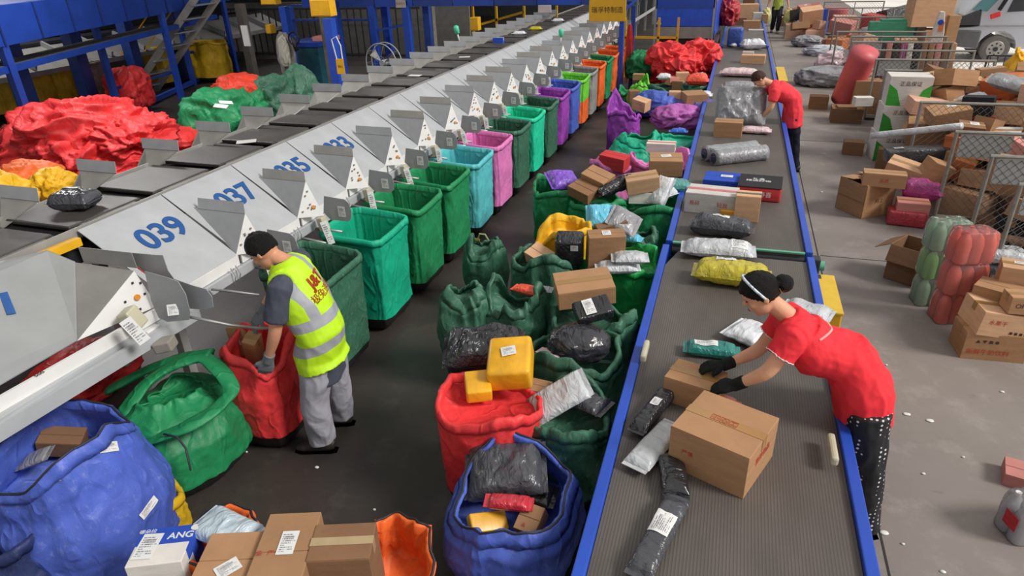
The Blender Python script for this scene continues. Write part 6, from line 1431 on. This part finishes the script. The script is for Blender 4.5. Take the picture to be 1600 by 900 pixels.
# vest
def vestmat():
    m, N, L, p = newmat('hi_vis_vest'); at_ = N.new('ShaderNodeAttribute'); at_.attribute_name = 'vest'
    sp = N.new('ShaderNodeSeparateXYZ'); L.new(at_.outputs['Vector'], sp.inputs[0])
    def mth(op, a, b=0):
        g = N.new('ShaderNodeMath'); g.operation = op
        for v, i in ((a, 0), (b, 1)):
            if hasattr(v, 'is_linked'): L.new(v, g.inputs[i])
            else: g.inputs[i].default_value = v
        return g.outputs[0]
    def band(src, lo, hi): return mth('MULTIPLY', mth('GREATER_THAN', src, lo), mth('LESS_THAN', src, hi))
    t, l = sp.outputs[0], sp.outputs[1]; al = mth('ABSOLUTE', l)
    f = mth('MAXIMUM', band(t, .13, .20), band(t, .30, .37))
    f = mth('MAXIMUM', f, mth('MULTIPLY', band(al, .085, .135), mth('GREATER_THAN', t, .35)))
    L.new(mixc(N, L, f, lin('b4e01c'), lin('9a9da3')), p.inputs['Base Color']); p.inputs['Roughness'].default_value = .6
    nt = N.new('ShaderNodeTexNoise'); L.new(coord(N, L), nt.inputs['Vector']); nt.inputs['Scale'].default_value = 6; nt.inputs['Detail'].default_value = 2; bump(N, L, p, nt.outputs['Fac'], .6, .03)
    return m
vb = MB(); J = {a: Vector(b)-(Om if a != 'bend' else Vector((0, 0, 0))) for a, b in Jm.items()}; pe, ch, nk = J['pel'], J['chest'], J['neck']; mid = pe.lerp(ch, .5)+J['bend']; hl = (J['hipR']-J['hipL']).normalized()
ax = (nk-pe).normalized()
ell(vb, [(pe-ax*.05, .205, .162, hl), (pe+ax*.04, .196, .152, hl), (mid, .178, .140, latm+hl), (ch, .192, .150, latm), (ch.lerp(nk, .55), .180, .130, latm), (ch.lerp(nk, .85), .137, .105, latm), (ch.lerp(nk, 1.02), .075, .07, latm)], 26)
for sd in ('L', 'R'): vb.tube([ch.lerp(nk, .6), ch.lerp(nk, .66).lerp(J['sh'+sd], .75)], [.097, .09], 14)
vest = fuse(vb, 'vest', vestmat(), man, .008, 5, wr=.008, wsc=7, seed=9)
va = vest.data.attributes.new('vest', 'FLOAT_VECTOR', 'POINT'); o0 = pe-ax*.05
for i, v in enumerate(vest.data.vertices):
    q = v.co-o0; va.data[i].vector = (q.dot(ax), q.dot(latm), 0)
def project_text(txt, size, mat, target, origin, xd, yd, reach=.3, name='lettering', weight=0):
    """lay flat lettering onto a cloth surface"""
    M = frameM(origin, xd, yd); o = text(txt, size, mat, target.parent, M, name, weight=weight)
    bm = bmesh.new(); bm.from_mesh(o.data); bmesh.ops.triangulate(bm, faces=bm.faces)
    for _ in range(4):
        le = [e for e in bm.edges if e.calc_length() > .008]
        if le: bmesh.ops.subdivide_edges(bm, edges=le, cuts=1); bmesh.ops.triangulate(bm, faces=bm.faces)
    zd = Vector(xd).normalized().cross(Vector(yd)).normalized()
    tm = target.data; bv = BVHTree.FromPolygons([v.co for v in tm.vertices], [p.vertices[:] for p in tm.polygons])
    for v in bm.verts:
        h = bv.ray_cast(v.co+zd*reach, -zd)
        if h[0]: v.co = h[0]+zd*.006
    bm.to_mesh(o.data); bm.free(); return o
backn = latm.cross(ax)
if backn.x < 0: backn = -backn
cB = ch.lerp(nk, .30)+backn*.2
xd = latm; yd = ax
if xd.cross(yd).dot(backn) < 0: xd = -latm
VT = plain('vest_red', 'c8401e', .6)
project_text('J&T', .10, VT, vest, cB+ax*.045, xd, yd, weight=.003); project_text('极兔速递', .062, VT, vest, cB-ax*.04, xd, yd, weight=0)
# ---- the woman in red at the conveyor
REDS = cloth('red_polo', 'e9363f'); REDS2 = REDS
def dots():
    m, N, L, p = newmat('dotted_trousers'); co = coord(N, L, 'Object'); v = N.new('ShaderNodeTexVoronoi'); L.new(co, v.inputs['Vector']); v.inputs['Scale'].default_value = 36; v.inputs['Randomness'].default_value = .1
    g = N.new('ShaderNodeMath'); g.operation = 'LESS_THAN'; L.new(v.outputs['Distance'], g.inputs[0]); g.inputs[1].default_value = .24
    L.new(mixc(N, L, g.outputs[0], lin('17171b'), lin('d0d0d0')), p.inputs['Base Color']); p.inputs['Roughness'].default_value = .7; return m
Jw = dict(pel=Vector((.825, 3.28, .90)), hipL=Vector((.86, 3.19, .82)), hipR=Vector((.86, 3.37, .82)), knL=Vector((.905, 3.16, .46)), knR=Vector((.92, 3.40, .46)), anL=Vector((.97, 3.16, .08)), anR=Vector((.99, 3.42, .08)), toeL=Vector((.82, 3.14, .03)), toeR=Vector((.84, 3.40, .03)),
  chest=V3(1272, 545, 3.27), neck=V3(1231, 493, 3.28), head=V3(1190, 459, 3.26), shL=V3(1237, 531, 3.12), shR=V3(1228, 494, 3.42), elL=V3(1200, 582, 3.06), elR=V3(1186, 548, 3.42), wrL=V3(1150, 601, 3.08), wrR=V3(1133, 570, 3.30), haL=V3(1112, 607, 3.08), haR=V3(1100, 572, 3.27), bend=Vector((.03, 0, .07)))
BG = cloth('black_glove', '1a1c1c')
wom, shirt_w, Ow, latw = person('woman in a red polo shirt and dotted black trousers leaning over the near conveyor', Jw, dict(shirt=REDS, trousers=dots(), shoes=plain('dark_shoe', '2b2622', .6)), female=True, k=.98, gloves=BG, sleeve=.52, trouser_r=(.115, .092, .085),
   face=(-.86, -.18, -.55), up=(-.5, 0, .9), curl=.45, handn=dict(L=Vector((0, -.2, 1)), R=Vector((0, 0, 1))), shirt_wr=.010, hairstyle='long', skin=SKINF, belly=1.12)
hc = Jw['head']-Ow; fw_ = Vector((-.86, -.18, -.55)).normalized(); upv = Vector((-.5, 0, .9)); upv = (upv-fw_*upv.dot(fw_)).normalized(); sdv = fw_.cross(upv)
hb_ = MB(); ball(hb_, hc-fw_*.118+upv*.0, (.048, .05, .045)); hb_.tube([hc-fw_*.08+upv*.01, hc-fw_*.12], [.04, .035], 10); fuse(hb_, 'hair_bun', HAIR, wom, .005, 2, wr=.004, wsc=40)
bnd = MB(); pts = []
for i in range(25):
    a = math.pi*(i/24)*1.1-.15; pts.append(hc+upv*.022+sdv*math.cos(a)*.088+(upv*.96+fw_*.35)*math.sin(a)*.114)
bnd.tube(pts, .007, 8, True, 1.0); bnd.build('headband', plain('headband', 'c3cbe0', .4, var=.5, nsc=60), wom, smooth=True)
tie = MB(); tie.ring((0, 0, 0), .034, .006, 'z', 20, 6); t_ = tie.build('hair_tie', plain('hair_tie', 'b58a50', .5), wom, loc=hc-fw_*.088, smooth=True); t_.rotation_euler = (-fw_).to_track_quat('Z', 'Y').to_euler()
# white piping on the shirt: across the upper back and round the sleeve ends
def piping(root, target, pts, r=.004, mat=WHITE):
    tm = target.data; bv = BVHTree.FromPolygons([v.co for v in tm.vertices], [p.vertices[:] for p in tm.polygons]); Q = []
    for i in range(len(pts)-1):
        for k in range(8):
            p = Vector(pts[i]).lerp(Vector(pts[i+1]), k/8); h = bv.find_nearest(p)
            if h[0]: Q.append(h[0]+h[1]*.002)
    MB().tube(Q, r, 6).build('piping', mat, root, smooth=True)
J = {a: Vector(b)-Ow for a, b in Jw.items()}; axw = (J['neck']-J['pel']).normalized(); bw_ = latw.cross(axw); bw_ = bw_ if bw_.z > 0 else -bw_
cc_ = J['chest'].lerp(J['neck'], .25)
tm = shirt_w.data; bvw = BVHTree.FromPolygons([v.co for v in tm.vertices], [p.vertices[:] for p in tm.polygons]); Q = []
for i in range(31):
    u = -1+2*i/30; o_ = cc_+latw*u*.15+axw*(.05*abs(u)**1.5-.02)+bw_*.5; h = bvw.ray_cast(o_, -bw_)
    if h[0] and h[3] < .6: Q.append(h[0]+bw_*.001)
MB().tube(Q, .006, 6).build('piping', plain('pink_piping', 'e8a09a', .6), wom, smooth=True)
for sd in ('L', 'R'):
    a, e = J['sh'+sd], J['el'+sd]; c = a.lerp(e, .50); d = (e-a).normalized(); u1 = d.orthogonal().normalized(); u2 = d.cross(u1)
    piping(wom, shirt_w, [c+(u1*math.cos(R(t))+u2*math.sin(R(t)))*.085 for t in range(0, 361, 30)], .003)
# ---- the second woman, further up the conveyor
Jb = dict(pel=Vector((.86, 10.1, .85)), hipL=Vector((.88, 10.02, .79)), hipR=Vector((.88, 10.2, .79)), knL=Vector((.93, 10.05, .45)), knR=Vector((.94, 10.22, .45)), anL=Vector((1.0, 10.1, .08)), anR=Vector((1.0, 10.28, .08)), toeL=Vector((.86, 10.08, .03)), toeR=Vector((.86, 10.26, .03)),
  chest=Vector((.70, 10.1, 1.10)), neck=Vector((.52, 10.1, 1.22)), head=Vector((.37, 10.08, 1.28)), shL=Vector((.58, 9.94, 1.14)), shR=Vector((.58, 10.27, 1.16)), elL=Vector((.56, 9.90, .93)), elR=Vector((.42, 10.30, 1.0)), wrL=Vector((.46, 9.95, .80)), wrR=Vector((.22, 10.22, .98)), haL=Vector((.36, 9.98, .76)), haR=Vector((.12, 10.2, .95)), bend=Vector((.05, 0, .05)))
wb, sh2, O2, _ = person('bending woman in red, farther up the conveyor, handling the big grey plastic bag', Jb, dict(shirt=cloth('red_shirt', 'e9404a'), trousers=cloth('navy_trousers', '20222e'), shoes=plain('dark_shoe', '2b2622', .6)), female=True, k=.95, sleeve=.6, trouser_r=(.10, .08, .07),
   face=(-.62, -.1, -.78), up=(-.75, 0, .6), curl=.5, hairstyle='long', hairmat=HAIRB, skin=SKINF, vox=.012)
mk = MB(); mk.tube([(-.62-.02, 0, 1.2), (-.60, 0, 1.12)], .03, 8)
# ---- the walking man, head above the frame
Jf = dict(pel=Vector((1.27, 27, .92)), hipL=Vector((1.36, 27, .86)), hipR=Vector((1.18, 27, .86)), knL=Vector((1.37, 26.85, .48)), knR=Vector((1.2, 26.95, .48)), anL=Vector((1.36, 26.9, .08)), anR=Vector((1.18, 27.2, .10)), toeL=Vector((1.37, 26.7, .03)), toeR=Vector((1.17, 27.02, .04)),
  chest=Vector((1.27, 27, 1.25)), neck=Vector((1.27, 27, 1.46)), head=Vector((1.27, 26.97, 1.6)), shL=Vector((1.45, 27, 1.38)), shR=Vector((1.09, 27, 1.38)), elL=Vector((1.56, 27, 1.1)), elR=Vector((.98, 27, 1.1)), wrL=Vector((1.62, 26.9, .88)), wrR=Vector((.94, 26.9, .88)), haL=Vector((1.63, 26.88, .80)), haR=Vector((.93, 26.88, .80)))
pf_, _, _, _ = person('man in a lime vest walking at the far end, cut by the top edge', Jf, dict(shirt=cloth('lime_vest', 'a3b04a'), trousers=cloth('dark_trousers', '2b2a33'), shoes=plain('pale_shoe', '9a8f88', .6)), k=1.0, sleeve=.5, trouser_r=(.10, .08, .065), face=(0, -1, -.1), up=(0, 0, 1), vox=.012)
blob('pale yellow plastic bag carried by the walking man, on the right', film('pale_yellow', 'c8c47a', .35), (1.66, 26.85, .50), (.17, .14, .30), seed=400, nm='plastic_bag', cat='bag', sub=4)
blob('pale yellow plastic bag carried by the walking man, on the left', film('pale_yellow', 'c8c47a', .35), (.92, 26.85, .56), (.15, .14, .28), seed=401, nm='plastic_bag', cat='bag', sub=4)
